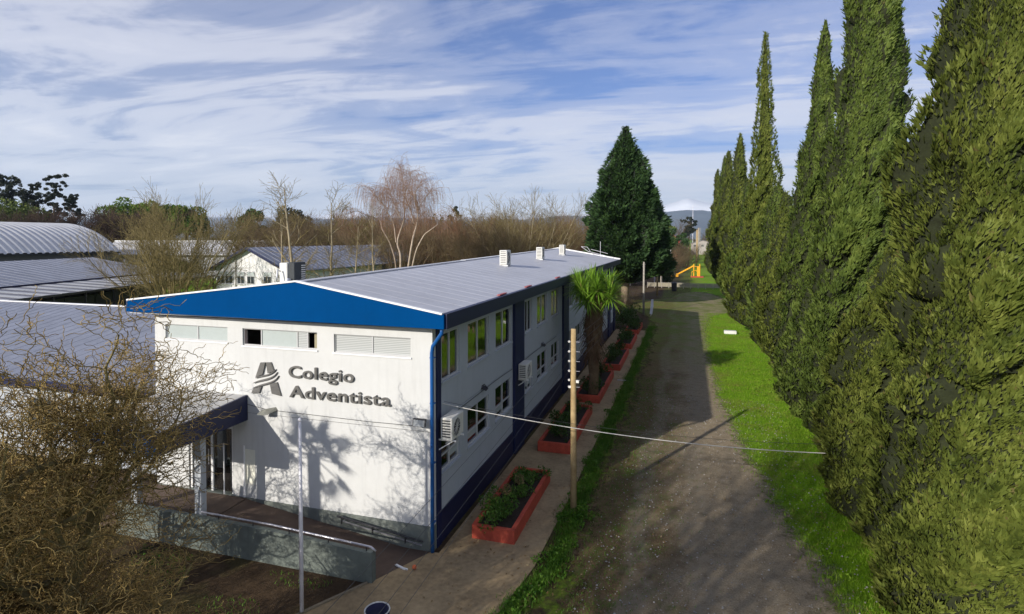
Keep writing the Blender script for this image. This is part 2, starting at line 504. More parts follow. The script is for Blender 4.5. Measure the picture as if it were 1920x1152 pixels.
def snow_mat():
    m, t = new_mat('snow_and_rock')
    p = pos(t)
    sp = t.n('ShaderNodeSeparateXYZ', {0: p})
    n = t.noise(p, .002, 6, .6)
    f = sstep(t, t.math('ADD', sp.outputs[2], t.math('MULTIPLY', t.math('SUBTRACT', n, .5), 260)), 380, 470)
    c = t.mix(f, (.07, .075, .08), (.86, .88, .92))
    bs = t.n('ShaderNodeBsdfPrincipled', {'Base Color': c, 'Roughness': .9})
    out(t, bs.outputs[0])
    return m
HILLM = paint('forested_hill', (.055, .070, .075), 1.0, .5, .0022)
SNOW = snow_mat()
ridge('snowy_mountain', 13200, [(-60, 300), (-45, 480), (-40, 500), (-33.5, 520), (-31.8, 600), (-30.6, 500), (-25, 480), (-13, 500), (-9.6, 570), (-6, 540), (-4.2, 670), (-3.2, 710), (-2.4, 725), (-1.6, 780), (-.9, 825), (-.1, 880), (.5, 845), (1.3, 800), (3.2, 720), (6, 540), (12, 560), (25, 420)], 2600, SNOW, 5)
ridge('forested_hills', 9400, [(-62, 150), (-45, 240), (-36, 270), (-30, 330), (-20, 280), (-11, 360), (-6, 370), (-3.5, 405), (0, 430), (2.5, 425), (7, 400), (14, 380), (30, 250)], 2600, HILLM, 9)

# ================================================================ SCHOOL BUILDING
Y0, X0, XL, YE = 14.92, -6.93, -17.1, 57.0
school = empty('school_building', (X0, Y0, 0), 'long white two-storey school building with blue gable fascia and grey sheet roof', 'building')
OFF = Vector((X0, Y0, 0))
def S(mb, name, mat, parent=None, **kw):
    """build a part of the school from world coordinates"""
    mb.v = [(v[0] - OFF.x, v[1] - OFF.y, v[2]) for v in mb.v]
    return mb.build(name, mat, parent or school, **kw)

def wall_cells(us, vs, holes):
    us = sorted(set(us + [h[0] for h in holes] + [h[1] for h in holes])); vs = sorted(set(vs + [h[2] for h in holes] + [h[3] for h in holes]))
    for i in range(len(us) - 1):
        # merge vertically where possible
        run = None
        for j in range(len(vs) - 1):
            cu, cv = (us[i] + us[i + 1]) / 2, (vs[j] + vs[j + 1]) / 2
            solid = not any(h[0] < cu < h[1] and h[2] < cv < h[3] for h in holes)
            if solid:
                run = (run[0], vs[j + 1]) if run else (vs[j], vs[j + 1])
            if (not solid or j == len(vs) - 2) and run:
                yield us[i], us[i + 1], run[0], run[1]
                run = None

# front wall: upper and lower fields with a recessed joint between
FW = [(-16.65, -14.10, 5.66, 6.14), (-13.51, -10.75, 5.60, 6.14), (-10.16, -7.61, 5.57, 6.12)]
mb = MB()
for a, b, c, d in wall_cells([XL, X0], [3.46, 6.50], FW): mb.box(a, b, Y0, Y0 + .22, c, d)
S(mb, 'upper_front_wall', WHITE)
DOOR = (-15.75, -13.95, .72, 2.95)
mb = MB()
for a, b, c, d in wall_cells([XL, X0], [.72, 3.445], [DOOR]): mb.box(a, b, Y0 + .002, Y0 + .22, c, d)
S(mb, 'lower_front_wall', WHITE)
S(MB().box(XL + .02, X0 - .02, Y0 + .02, Y0 + .2, 3.44, 3.47), 'wall_joint', INTER)
S(MB().box(XL, X0 - .0, Y0 - .03, Y0 + .22, -.1, .715), 'front_plinth', GREYP)
S(MB().box(X0 - .10, X0 + .012, Y0 - .045, Y0 + .3, -.1, .70), 'plinth_pier', GREYP)
# corner pilaster in navy, on the side
S(MB().box(X0 - .21, X0 + .05, Y0 + .225, Y0 + .50, -.1, 6.50), 'corner_pilaster', NAVYP)

# side wall: bays of three windows on two floors
BAYS = [(15.42, 22.75), (24.15, 32.55), (34.0, 42.4), (43.85, 52.2), (53.6, 56.2)]
UW, LW = [], []
for k, (a, b) in enumerate(BAYS):
    if k == 0: wins = [(15.57, 16.97), (17.68, 19.80), (20.55, 22.6)]
    elif k < 4: wins = [(a + .5, a + 1.75), (a + 2.65, a + 4.75), (a + 5.65, a + 7.6)]
    else: wins = [(a + .4, a + 2.1)]
    UW += wins
    LW += [(y0 + (.0 if k else -.05), y1) for y0, y1 in wins]
# deeper glazing: long strip windows on both floors
holes_u = [(y0, y1, 4.74, 6.18) for y0, y1 in UW]
holes_l = [(y0, y1, 2.05, 3.30) for y0, y1 in LW]
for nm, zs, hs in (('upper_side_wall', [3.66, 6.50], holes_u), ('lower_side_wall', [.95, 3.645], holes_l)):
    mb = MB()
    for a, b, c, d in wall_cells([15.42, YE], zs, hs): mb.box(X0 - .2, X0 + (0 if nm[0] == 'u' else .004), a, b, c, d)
    S(mb, nm, SHADEW)
S(MB().box(X0 - .18, X0 - .02, 15.42, YE, 3.64, 3.67), 'wall_joint', INTER)
S(MB().box(X0 - .2, X0 + .035, Y0 + .50, YE + .02, -.1, .955), 'side_plinth', NAVY)
for a, b in ((22.75, 24.15), (32.55, 34.0), (42.4, 43.85), (52.2, 53.6), (56.2, 57.05)):
    S(MB().box(X0 - .1, X0 + .12, a, b, -.1, 6.49), 'pilaster', NAVYP)
# back and left walls, floor slabs: the rooms behind the glass
S(MB().box(XL, XL + .2, Y0 + .22, YE - .2, -.1, 6.50), 'rear_wall', WHITE)
S(MB().box(XL, X0 - .2, YE - .2, YE, -.1, 6.50), 'end_wall', WHITE)
S(MB().box(XL + .2, X0 - .2, Y0 + .22, YE - .2, 3.4, 3.5).box(XL + .2, X0 - .2, Y0 + .22, YE - .2, .60, .70), 'floor_slab', INTER)
S(MB().box(XL + .2, X0 - .2, Y0 + .22, YE - .2, 6.44, 6.49), 'room_ceiling', paint('ceiling_board', (.45, .43, .38), .9, .1, 1))
for y in (23.4, 33.3, 43.1, 52.9): S(MB().box(XL + .2, X0 - .2, y, y + .12, .70, 6.44), 'partition_wall', INTER)
S(MB().box(-11.0, -10.9, Y0 + .22, YE - .2, 3.5, 6.44).box(-11.0, -10.9, Y0 + .22, YE - .2, .7, 3.4), 'corridor_wall', paint('classroom_wall', (.33, .30, .20), .9, .2, .8))

# side windows
rng = random.Random(4)
def side_window(y0, y1, z0, z1, upper):
    g = MB()
    fx0, fx1 = X0 - .12, X0 - .055
    g.box(fx0, fx1, y0, y1, z0, z0 + .05).box(fx0, fx1, y0, y1, z1 - .05, z1)
    g.box(fx0, fx1, y0, y0 + .05, z0 + .05, z1 - .05).box(fx0, fx1, y1 - .05, y1, z0 + .05, z1 - .05)
    ym = (y0 + y1) / 2
    g.box(fx0, fx1, ym - .03, ym + .03, z0 + .05, z1 - .05)
    zt = z0 + (z1 - z0) * .36
    if not upper: g.box(fx0 + .005, fx1 - .005, y0 + .05, ym - .03, zt - .025, zt + .025).box(fx0 + .005, fx1 - .005, ym + .03, y1 - .05, zt - .025, zt + .025)
    wn = S(g, 'window', ALU)
    for a, b in ((y0 + .05, ym - .03), (ym + .03, y1 - .05)):
        for c, d in (((z0 + .05, z1 - .05),) if upper else ((z0 + .05, zt - .025), (zt + .025, z1 - .05))):
            if not upper and c < zt and rng.random() < .5:
                S(MB().box(X0 - .095, X0 - .085, a, b, d - .22, d), 'blind', BLINDG, wn)
                S(MB().box(X0 - .095, X0 - .085, a, b, c, d - .22), 'pane', PANE, wn)
            else:
                S(MB().box(X0 - .095, X0 - .085, a, b, c, d), 'pane', PANE, wn)
    S(MB().box(X0 - .055, X0 + .045, y0 - .06, y1 + .06, z0 - .055, z0 - .002), 'sill', SHADEW, wn)
    # curtains behind the glass, gathered in folds
    if rng.random() < .85:
        cb = MB()
        a = y0 + .02
        while a < y1 - .08:
            wd = rng.uniform(.07, .16)
            if rng.random() < .62: cb.box(X0 - .33 - rng.uniform(0, .05), X0 - .30, a, min(a + wd, y1 - .02), z0 + .02, z1 - .02)
            a += wd + .004
        if cb.v: S(cb, 'curtain', CURT, wn)
for (y0, y1) in UW: side_window(y0, y1, 4.74, 6.18, True)
for (y0, y1) in LW: side_window(y0, y1, 2.05, 3.30, False)

# front ribbon windows
def front_window(x0, x1, z0, z1, parts):
    g = MB()
    ya, yb = Y0 + .05, Y0 + .11
    g.box(x0, x1, ya, yb, z0, z0 + .035).box(x0, x1, ya, yb, z1 - .03, z1)
    for xx, _ in parts[1:]: g.box(xx - .018, xx + .018, ya, yb, z0 + .035, z1 - .03)
    g.box(x0, x0 + .03, ya, yb, z0 + .035, z1 - .03).box(x1 - .03, x1, ya, yb, z0 + .035, z1 - .03)
    wn = S(g, 'window', ALU)
    xs = [q[0] for q in parts] + [x1]
    for i, (xx, kind) in enumerate(parts):
        a, b = xs[i] + (.03 if i == 0 else .018), xs[i + 1] - (.03 if i == len(parts) - 1 else .018)
        if kind: S(MB().box(a, b, Y0 + .075, Y0 + .085, z0 + .035, z1 - .03), 'pane', kind, wn)
    S(MB().box(x0 - .03, x1 + .03, Y0 - .035, Y0 + .05, z0 - .05, z0 - .003), 'sill', FLASH, wn)
front_window(*FW[0], [(-16.65, BLINDG), (-15.34, BLINDG)])
front_window(*FW[1], [(-13.51, None), (-12.83, BLINDG), (-11.50, BLINDS), (-11.12, None)])
front_window(*FW[2], [(-10.16, BLINDS), (-8.88, BLINDS)])

# roof: two slopes of ribbed sheet, ridge nearer the side walk
EZ = 6.90
RA, RB = (-11.15, 14.55, 7.70), (-12.6, 57.15, 7.95)
ER0, ER1 = (-6.42, 14.55, EZ), (-6.36, 57.15, EZ)
EL0, EL1 = (-17.75, 14.55, 6.94), (-17.85, 57.15, 6.94)
def lerp(a, b, t): return tuple(p + (q - p) * t for p, q in zip(a, b))
def slope(e0, e1, r0, r1):
    mb = MB()
    n = 71
    for i in range(n):
        t0, t1 = i / n, (i + 1) / n
        ea, eb, ra, rb = lerp(e0, e1, t0), lerp(e0, e1, t1), lerp(r0, r1, t0), lerp(r0, r1, t1)
        mb.add([ea, eb, rb, ra, *[(p[0], p[1], p[2] - .05) for p in (ea, eb, rb, ra)]], [(0, 1, 2, 3), (7, 6, 5, 4), (0, 4, 5, 1), (2, 6, 7, 3)])
    return mb
roof = S(slope(ER0, ER1, RA, RB), 'roof', ROOFM)
S(slope(EL1, EL0, RB, RA), 'rear_roof_slope', ROOFM, roof)
# standing ribs along each slope, one mesh shared by its copies
def ribs(e0, e1, r0, r1, n):
    a, r = Vector(lerp(e0, e1, 0)), Vector(lerp(r0, r1, 0))
    me = None
    for i in range(1, n):
        t = i / n
        ea, ra = Vector(lerp(e0, e1, t)), Vector(lerp(r0, r1, t))
        d = ra - ea
        if me is None:
            m = MB().prism([(0, -.035, -.01), (0, .035, -.01), (0, .016, .004), (0, -.016, .004)], (1, 0, 0))
            me = m.mesh('roof_rib'); me.materials.append(ROOFM)
        o = link('roof_rib', me, roof)
        X = d; Z = Vector((-d.z, 0, d.x)).normalized() * (1 if d.x > 0 else -1); Yv = Vector((0, 1, 0))
        M = Matrix((X, Yv, Z)).transposed().to_4x4()
        M.translation = ea - OFF + Vector((0, 0, .0))
        o.matrix_local = M
ribs(ER0, ER1, RA, RB, 48)
# flashings
S(MB().bar(lerp(RA, RB, -.001), RB, .34, .035), 'ridge_cap', ROOFM, roof)
for k in range(12):
    t0 = .34 + k * .055
    S(MB().bar(lerp(RA, RB, t0), lerp(RA, RB, t0 + .0545), .30, .06), 'ridge_flashing', FLASH, roof)
S(MB().bar((RA[0], 14.50, RA[2] + .02), (ER0[0], 14.50, ER0[2] + .02), .13, .05).bar((RA[0], 14.50, RA[2] + .02), (EL0[0], 14.50, EL0[2] + .02), .13, .05), 'verge_flashing', FLASH, roof)
S(MB().bar((RB[0], 57.18, RB[2] + .05), (ER1[0], 57.18, ER1[2] + .05), .16, .10).bar((RB[0], 57.18, RB[2] + .05), (EL1[0], 57.18, EL1[2] + .05), .16, .10), 'verge_flashing', FLASH, roof)
# bits of red sheet lying on the eave
for y in (19.6, 23.2, 29.0): S(MB().bar((-6.5, y, EZ + .05), (-6.52, y + .9, EZ + .05), .12, .03), 'red_strip', paint('faded_red', (.42, .10, .10), .6, .2, 5), roof)
# fascia boards
yf0, yf1 = 14.47, 14.56
S(MB().prism([(-17.8, yf1, 6.57), (X0 + .55, yf1, 6.50), (X0 + .55, yf1, EZ + .0), (RA[0], yf1, RA[2]), (-17.8, yf1, 6.93)], (0, yf0 - yf1, 0)), 'gable_fascia', BLUE)
S(MB().box(-6.50, -6.32, 14.56, 57.1, 6.49, EZ + .012), 'side_fascia', NAVY)
S(MB().box(-17.89, -17.79, 14.56, 57.1, 6.55, 6.96), 'rear_fascia', NAVY)
S(MB().box(-17.77, -6.52, 14.57, 57.0, 6.51, 6.56), 'soffit', FLASH)
S(MB().box(XL - .02, X0 + .03, Y0 - .10, Y0 - .002, 6.44, 6.508), 'soffit_trim', DARK)
# downpipe at the corner
S(MB().tube([(-6.50, 14.62, 6.52), (-6.52, 14.66, 6.36), (-6.86, 14.80, 5.95), (-6.90, 14.82, 5.75), (-6.90, 14.82, 3.0), (-6.90, 14.82, .05)], .055, 10), 'downpipe', BLUEP, smooth=True)
for z in (.9, 2.6, 4.3, 5.6): S(MB().box(-6.97, -6.83, 14.81, 14.93, z, z + .03), 'pipe_clip', BLUEP)

# conduit lines on the walls
S(MB().tube([(XL + 3.7, Y0 - .02, 3.74), (-12.6, Y0 - .02, 3.62), (-10.5, Y0 - .02, 3.60), (-9, Y0 - .02, 3.58), (X0 - .3, Y0 - .02, 3.60)], .008, 5), 'cable_run', CABLED)
S(MB().tube([(X0 + .02, y, 3.60 + .02 * sin(y)) for y in np.linspace(15.6, 31, 14)], .012, 5), 'cable_run', CABLED)

# entrance porch on the left of the front
porch = empty('entrance_porch', (-15.2, 13.4, 0), 'low entrance porch with pale sheet roof and dark blue fascia against the white facade', 'porch')
OFF = Vector((-15.2, 13.4, 0))
def P(mb, name, mat, parent=None, **kw):
    mb.v = [(v[0] - OFF.x, v[1] - OFF.y, v[2]) for v in mb.v]
    return mb.build(name, mat, parent or porch, **kw)
P(MB().prism([(-16.4, 11.8, 3.70), (-13.42, 11.8, 3.70), (-13.42, Y0 - .01, 3.98), (-16.4, Y0 - .01, 3.98)], (0, 0, .03)), 'sheet_roof', paint('porch_roof_sheet', (.42, .415, .40), .5, .14, 1.0, .1, 15))
for i in range(4):
    x = -13.9 - i * .62
    P(MB().bar((x, 11.82, 3.737), (x, Y0 - .02, 4.017), .04, .012), 'roof_rib', MATS['porch_roof_sheet'])
P(MB().box(-16.4, -13.4, 11.70, 11.79, 3.20, 3.82), 'front_fascia', BLUE)
P(MB().prism([(-13.34, 11.70, 3.22), (-13.34, Y0 - .005, 3.22), (-13.34, Y0 - .005, 4.02), (-13.34, 11.70, 3.80)], (-.07, 0, 0)), 'side_fascia', NAVY)
P(MB().box(-16.35, -13.43, 11.8, Y0 - .01, 3.24, 3.28), 'ceiling_board', SHADEW)
P(MB().box(-13.75, -13.52, 13.22, 13.42, .72, 3.24), 'column', SHADEW)
P(MB().box(-16.2, -15.97, 13.22, 13.42, .72, 3.24), 'column', SHADEW)
P(MB().box(-20.6, -13.40, 13.20, Y0 - .035, -.1, .71), 'platform', RAMPC)
# glazed door
dr = P(MB().box(-15.74, -15.66, Y0 + .06, Y0 + .14, .73, 2.94).box(-14.04, -13.96, Y0 + .06, Y0 + .14, .73, 2.94).box(-15.66, -14.04, Y0 + .06, Y0 + .14, 2.84, 2.94).box(-14.89, -14.81, Y0 + .06, Y0 + .14, .73, 2.84), 'door_frame', FLASH)
P(MB().box(-15.66, -14.89, Y0 + .09, Y0 + .10, .78, 2.84), 'pane', PANE, dr)
P(MB().box(-14.81, -14.04, Y0 + .09, Y0 + .10, .78, 2.84), 'pane', PANE, dr)
P(MB().tube([(-14.95, Y0 + .03, 1.6), (-14.95, Y0 + .03, 2.1)], .015, 6), 'door_handle', GALV, dr)
P(MB().box(-13.46, -13.08, Y0 - .012, Y0 - .002, 1.16, 2.28), 'sun_patch_panel', paint('sun_patch_paint', (.78, .77, .66), .6, .05, 3))  # pale panel standing in for a patch of sunlight on the wall
P(MB().tube([(-13.45, Y0 - .06, .75), (-13.45, Y0 - .06, 2.4)], .03, 8), 'white_post', FLASH)
P(MB().tube([(-14.25, Y0 - .06, .75), (-14.25, Y0 - .06, 2.4)], .022, 8), 'white_post', FLASH)

# red shape just inside the opened front window
rb_ = MB().lathe([(.02, 5.50), (.20, 5.55), (.23, 5.78), (.17, 5.97), (.03, 6.03)], -13.05, 15.55, 12).build('red_bundle', paint('dull_red_cloth', (.30, .035, .03), .9, .2, 6), smooth=True)
tag(rb_, 'dull red rounded shape just inside the opened front window', 'object')

# ================================================================ SIGN
Ys = Y0 - .06
sign = empty('school_sign', (-10.7, Y0, 4.0), 'steel lettering reading Colegio Adventista beside a striped letter A emblem', 'sign')
OFF = Vector((-10.7, Y0, 4.0))
def G(mb, name, mat, parent=None, **kw):
    mb.v = [(v[0] - OFF.x, v[1] - OFF.y, v[2] - OFF.z) for v in mb.v]
    return mb.build(name, mat, parent or sign, **kw)
SIGN_POLY = {
 'emblem_leg': [[(205, 68), (265, 70), (230, 212), (140, 250)], [(278, 70), (335, 72), (372, 178), (295, 205)],
                [(108, 388), (214, 362), (185, 442), (85, 445)], [(322, 335), (408, 318), (458, 488), (345, 455)]]}
def emb(u, v):
    # emblem drawing units -> facade plane (metres); measured off the lettering's own proportions
    x = -13.15 + (u - 85) * (1.11 / 373)
    z = 5.10 - (v - (u - 205) * .115 - 68) / 391
    return (x, Ys, z)
for poly in SIGN_POLY['emblem_leg']:
    G(MB().prism([emb(*q) for q in poly][::-1], (0, .055, 0)), 'emblem_leg', STEEL)
def swoosh(top, th):
    n = 14
    up, lo = [], []
    for i in range(n + 1):
        s = i / n
        p = [((1 - s) ** 3 * a + 3 * (1 - s) ** 2 * s * b + 3 * (1 - s) * s * s * c + s ** 3 * d) for a, b, c, d in zip(*top)]
        h = th * (sin(pi * min(1, s * 1.0)) ** .6 * .9 + .12)
        up.append(emb(p[0], p[1])); lo.append(emb(p[0], p[1] + h))
    mb = MB()
    for i in range(n):
        mb.prism([up[i], up[i + 1], lo[i + 1], lo[i]], (0, .07, 0))
    G(mb, 'emblem_stripe', STEEL)
swoosh(((135, 258), (200, 215), (330, 235), (396, 160)), 15)
swoosh(((108, 318), (190, 262), (345, 285), (412, 196)), 20)
swoosh(((94, 384), (195, 315), (370, 335), (428, 240)), 20)

def letters(text, x0, x1, zbase, cap):
    cu = bpy.data.curves.new('letters', 'FONT')
    cu.body = text; cu.size = 1.0; cu.extrude = 0.0; cu.offset = .009; cu.resolution_u = 5
    cu.space_character = 1.06
    tmp = bpy.data.objects.new('tmp', cu); COL.objects.link(tmp)
    # per-letter advance from the font itself
    def width(s):
        cu.body = s
        bpy.context.view_layer.update()
        return tmp.dimensions.x
    full = width(text)
    sx = (x1 - x0) / full
    for i, ch in enumerate(text):
        pre = width(text[:i + 1]); w1 = width(ch)
        cu.body = ch; cu.extrude = .04
        bpy.context.view_layer.update()
        dg = bpy.context.evaluated_depsgraph_get()
        me = bpy.data.meshes.new_from_object(tmp.evaluated_get(dg))
        cu.extrude = 0.0
        xs = np.empty(len(me.vertices) * 3, np.float32); me.vertices.foreach_get('co', xs); xs = xs.reshape(-1, 3)
        xo = x0 + (pre - w1) * sx - xs[:, 0].min() * 0
        xs2 = np.stack([xo + (xs[:, 0] - xs[:, 0].min()) * sx - OFF.x, Ys + .025 - xs[:, 2] * .9 - OFF.y, zbase + xs[:, 1] * cap / .70 - OFF.z], 1)
        me.vertices.foreach_set('co', xs2.astype(np.float32).ravel()); me.update()
        link('letter', me, sign, mat=STEEL)
    bpy.data.objects.remove(tmp)
letters('Colegio', -11.74, -9.46, 4.715, .36)
letters('Adventista', -11.72, -8.24, 4.105, .36)
OFF = Vector((0, 0, 0))

# ================================================================ FIXTURES ON THE BUILDING
def floodlight(x, y, z, rz, label):
    e = empty('floodlight', (x, y, z), label, 'lamp', rz=rz)
    MB().prism([(-.20, -.30, -.06), (.20, -.30, -.06), (.20, -.26, .14), (-.20, -.26, .14)], (0, .05, .02)).build('lamp_body', DARK, e)
    MB().prism([(-.17, -.312, -.045), (.17, -.312, -.045), (.17, -.275, .125), (-.17, -.275, .125)], (0, .010, 0)).build('lamp_glass', LAMPG, e)
    MB().bar((0, -.24, .0), (0, .0, -.03), .04, .04).build('bracket', DARK, e)
floodlight(-7.22, Y0 - .0, 3.74, 0, 'small square floodlight on the front wall beside the blue downpipe')
e = empty('shaded_lamp', (-12.5, Y0, 3.62), 'hooded grey wall lamp under the emblem above the porch edge', 'lamp')
MB().prism([(-.22, -.34, -.08), (.04, -.34, -.08), (.20, -.04, .0), (.14, -.03, .09), (-.12, -.22, .05)], (.10, .04, .02)).build('hood', paint('lamp_hood', (.20, .20, .17), .6, .2, 6), e)
MB().bar((.12, -.2, -.02), (.12, 0, 0), .05, .05).build('bracket', DARK, e)
for y, lab in ((19.0, 'small dark lamp on the shaded side wall above the nearest lower windows'), (27.6, 'small dark lamp on the shaded side wall in the second bay')):
    e = empty('wall_lamp', (X0, y, 3.72), lab, 'lamp')
    MB().prism([(.02, -.11, -.02), (.20, -.09, -.08), (.22, .08, -.04), (.03, .11, .04)], (0, .01, .03)).build('lamp_body', DARK, e)
    MB().tube([(0, 0, .05), (.10, 0, .14), (.2, 0, .02)], .015, 6).build('bracket', DARK, e)

def ac_unit(name, loc, rz, label, wd=.85, dp=.34, ht=.62, legs=True, group=None):
    """outdoor condenser: casing, round fan grille with bars, side louvres, feet"""
    e = empty(name, loc, label, 'air conditioner', group, rz)
    z0 = .08
    MB().box(-wd / 2, wd / 2, -dp / 2, dp / 2, z0, z0 + ht).build('casing', ACW, e, bevel=.02)
    cx = -wd * .12; cz = z0 + ht / 2; r = ht * .40
    mb = MB()
    ring = [(cx + r * cos(a), -dp / 2 - .012, cz + r * sin(a)) for a in np.linspace(0, 2 * pi, 25)]
    V = [(cx, -dp / 2 - .006, cz)] + [(p[0], -dp / 2 - .006, p[2]) for p in ring[:-1]]
    mb.add(V, [(0, 1 + (i + 1) % 24, 1 + i) for i in range(24)])
    mb.build('fan_opening', ACG, e)
    g = MB().tube(ring, .010, 5, cap=False)
    for k in range(6):
        a = k * pi / 6
        g.bar((cx - r * cos(a), -dp / 2 - .014, cz - r * sin(a)), (cx + r * cos(a), -dp / 2 - .014, cz + r * sin(a)), .010, .008)
    g.build('fan_grille', ACW, e)
    for s in (-1, 1):
        for k in range(7):
            z = z0 + .10 + k * (ht - .2) / 6
            MB().box(s * wd / 2 - .008, s * wd / 2 + .008, -dp * .36, dp * .36, z, z + .035).build('louvre', ACG, e)
    if legs:
        for s in (-1, 1): MB().box(s * wd * .36 - .03, s * wd * .36 + .03, -dp / 2 - .03, dp / 2 + .03, 0, z0).build('foot', FLASH, e)
    return e
# roof units stand on the sheet
def roofz(x, y):
    t = (y - 14.55) / 42.6
    ex_, rx, rz_ = ER0[0] + (ER1[0] - ER0[0]) * t, RA[0] + (RB[0] - RA[0]) * t, RA[2] + (RB[2] - RA[2]) * t
    return EZ + (rz_ - EZ) * (x - ex_) / (rx - ex_)
for (x, y, lab) in ((-9.75, 30.6, 'nearest white condenser unit standing on the grey roof'), (-9.95, 39.4, 'middle white condenser unit standing on the grey roof'), (-10.3, 48.5, 'farthest small white condenser unit on the grey roof near its end')):
    ac_unit('roof_condenser', (x, y, roofz(x, y) - .02), R(92), lab, .85, .42, .80)
for (y, z, lab) in ((15.55, 3.10, 'white condenser unit on the side wall next to the blue downpipe'), (23.5, 2.98, 'white condenser unit mounted on the blue pilaster of the side wall')):
    e = ac_unit('wall_condenser', (X0 + .34, y, z), R(90), lab, .88, .36, .66, legs=False)
    for s in (-.3, .3):
        MB().bar((s, .36, .05), (s, -.24, .05), .04, .04).bar((s, .34, -.28), (s, -.14, .04), .03, .03).build('wall_bracket', FLASH, e)
# big unit behind the gable peak
e = empty('roof_air_handler', (-13.15, 17.0, 7.30), 'tall roof unit with white face and shade-coloured side behind the blue gable peak', 'air conditioner')
MB().box(-.42, -.10, -.26, .40, .06, .84).build('casing', ACW, e, bevel=.02)
MB().box(-.095, .16, -.20, .42, .06, .86).build('shade_side_box', UNIT_SHADE, e, bevel=.02)  # side box coloured dark to carry the unit's shade
for k in range(9): MB().box(.158, .172, .16, .38, .12 + k * .075, .155 + k * .075).build('louvre', ACW, e)
MB().tube([(-.32, -.32, .55), (-.34, -.44, .62), (-.32, -.50, .40), (-.30, -.52, .10), (-.50, -.54, .02)], .03, 7).build('pipe', FLASH, e, smooth=True)
MB().tube([(.0, -.24, .25), (.05, -.44, .28), (.10, -.55, .15), (.12, -.60, -.02)], .055, 8).build('pipe', FLASH, e, smooth=True)
for q in ((-.36, -.22), (-.36, .42), (.10, -.15), (.10, .42)): MB().box(q[0] - .04, q[0] + .04, q[1] - .04, q[1] + .04, -.12, .07).build('foot', DARK, e)
# antenna on the far roof end
e = empty('roof_antenna', (-8.0, 55.0, roofz(-8, 55)), 'thin bent antenna poles on the far end of the roof', 'antenna')
MB().tube([(0, 0, 0), (.0, 0, 1.5)], .018, 6).tube([(-.9, 0, .75), (.7, 0, .35)], .016, 6).build('mast', WPOLE, e)
MB().tube([(-1.9, .3, 1.0), (-1.2, .2, .55), (.6, .1, .1)], .018, 6).build('boom', WPOLE, e)
MB().tube([(-1.9, .3, 1.0), (-1.3, .3, .95), (-1.0, .2, .55)], .016, 6).build('boom', WPOLE, e)

# ================================================================ FRONT YARD
# ramp with its outer wall and rails
ramp = empty('access_ramp', (-10.5, 13.8, 0), 'sloping concrete ramp along the front wall behind a grey-green low wall', 'ramp')
OFF = Vector((-10.5, 13.8, 0))
def Q(mb, name, mat, parent=None, **kw):
    mb.v = [(v[0] - OFF.x, v[1] - OFF.y, v[2]) for v in mb.v]
    return mb.build(name, mat, parent or ramp, **kw)
Q(MB().prism([(-7.0, 13.2, .012), (-7.85, 13.2, .012), (-13.39, 13.2, .69), (-13.39, 13.2, -.1), (-7.0, 13.2, -.1)], (0, 1.68, 0)), 'ramp_floor', RAMPC)
RW = paint('ramp_wall_render', (.145, .168, .148), .8, .22, .9, .3, 50, streak=.45)
Q(MB().prism([(-7.93, 13.04, -.1), (-7.93, 13.04, .80), (-11.0, 13.04, .93), (-13.4, 13.04, .95), (-16.6, 13.04, .95), (-16.6, 13.04, -.1)], (0, .15, 0)), 'outer_wall', RW)
Q(MB().box(-7.95, -7.78, 13.02, 13.21, -.1, .84), 'end_pier', RW)
Q(MB().tube([(-7.72, 13.12, .84), (-7.86, 13.12, .93), (-11.0, 13.12, 1.06), (-13.4, 13.12, 1.08)], .028, 8), 'handrail', GALV, smooth=True)
for x, z in ((-8.0, .83), (-9.15, .88), (-10.4, .93), (-11.6, .95), (-12.8, .95)):
    Q(MB().tube([(x, 13.12, z - .05), (x, 13.12, z + .12)], .014, 6), 'rail_post', DARK)
Q(MB().tube([(-9.95, 14.72, .70), (-7.15, 14.72, .36)], .03, 8), 'wall_rail', DARK, smooth=True)
for s in (.05, .42, .8): Q(MB().bar((-9.95 + 2.8 * s, 14.72, .70 - .34 * s), (-9.95 + 2.8 * s, 14.72, .50 - .34 * s), .03, .03).bar((-9.95 + 2.8 * s, 14.72, .60 - .34 * s), (-9.95 + 2.8 * s, 14.9, .60 - .34 * s), .02, .02), 'rail_bracket', DARK)
Q(MB().bar((-9.85, 14.76, .56), (-7.2, 14.76, .235), .05, .02), 'lower_rail', GALV)
OFF = Vector((0, 0, 0))

# flagpole
e = empty('flagpole', (-8.77, 11.49, 0), 'slender white flagpole standing in the yard in front of the sign', 'flagpole')
MB().tube([(0, 0, -.05), (0, 0, 2.2), (-.004, 0, 4.66)], [.048, .044, .032], 12).build('pole', WPOLE, e, smooth=True)
MB().lathe([(.034, 4.66), (.045, 4.67), (.045, 4.71), (.01, 4.74)], -.004, 0, 12).build('cap', WPOLE, e)
for z in (.75, 1.6, 2.4, 4.5): MB().box(-.075, -.03, -.012, .012, z, z + .025).build('cleat', GALV, e)
MB().tube([(-.065, 0, .76), (-.066, 0, 4.5)], .004, 4).build('halyard', CABLE, e)

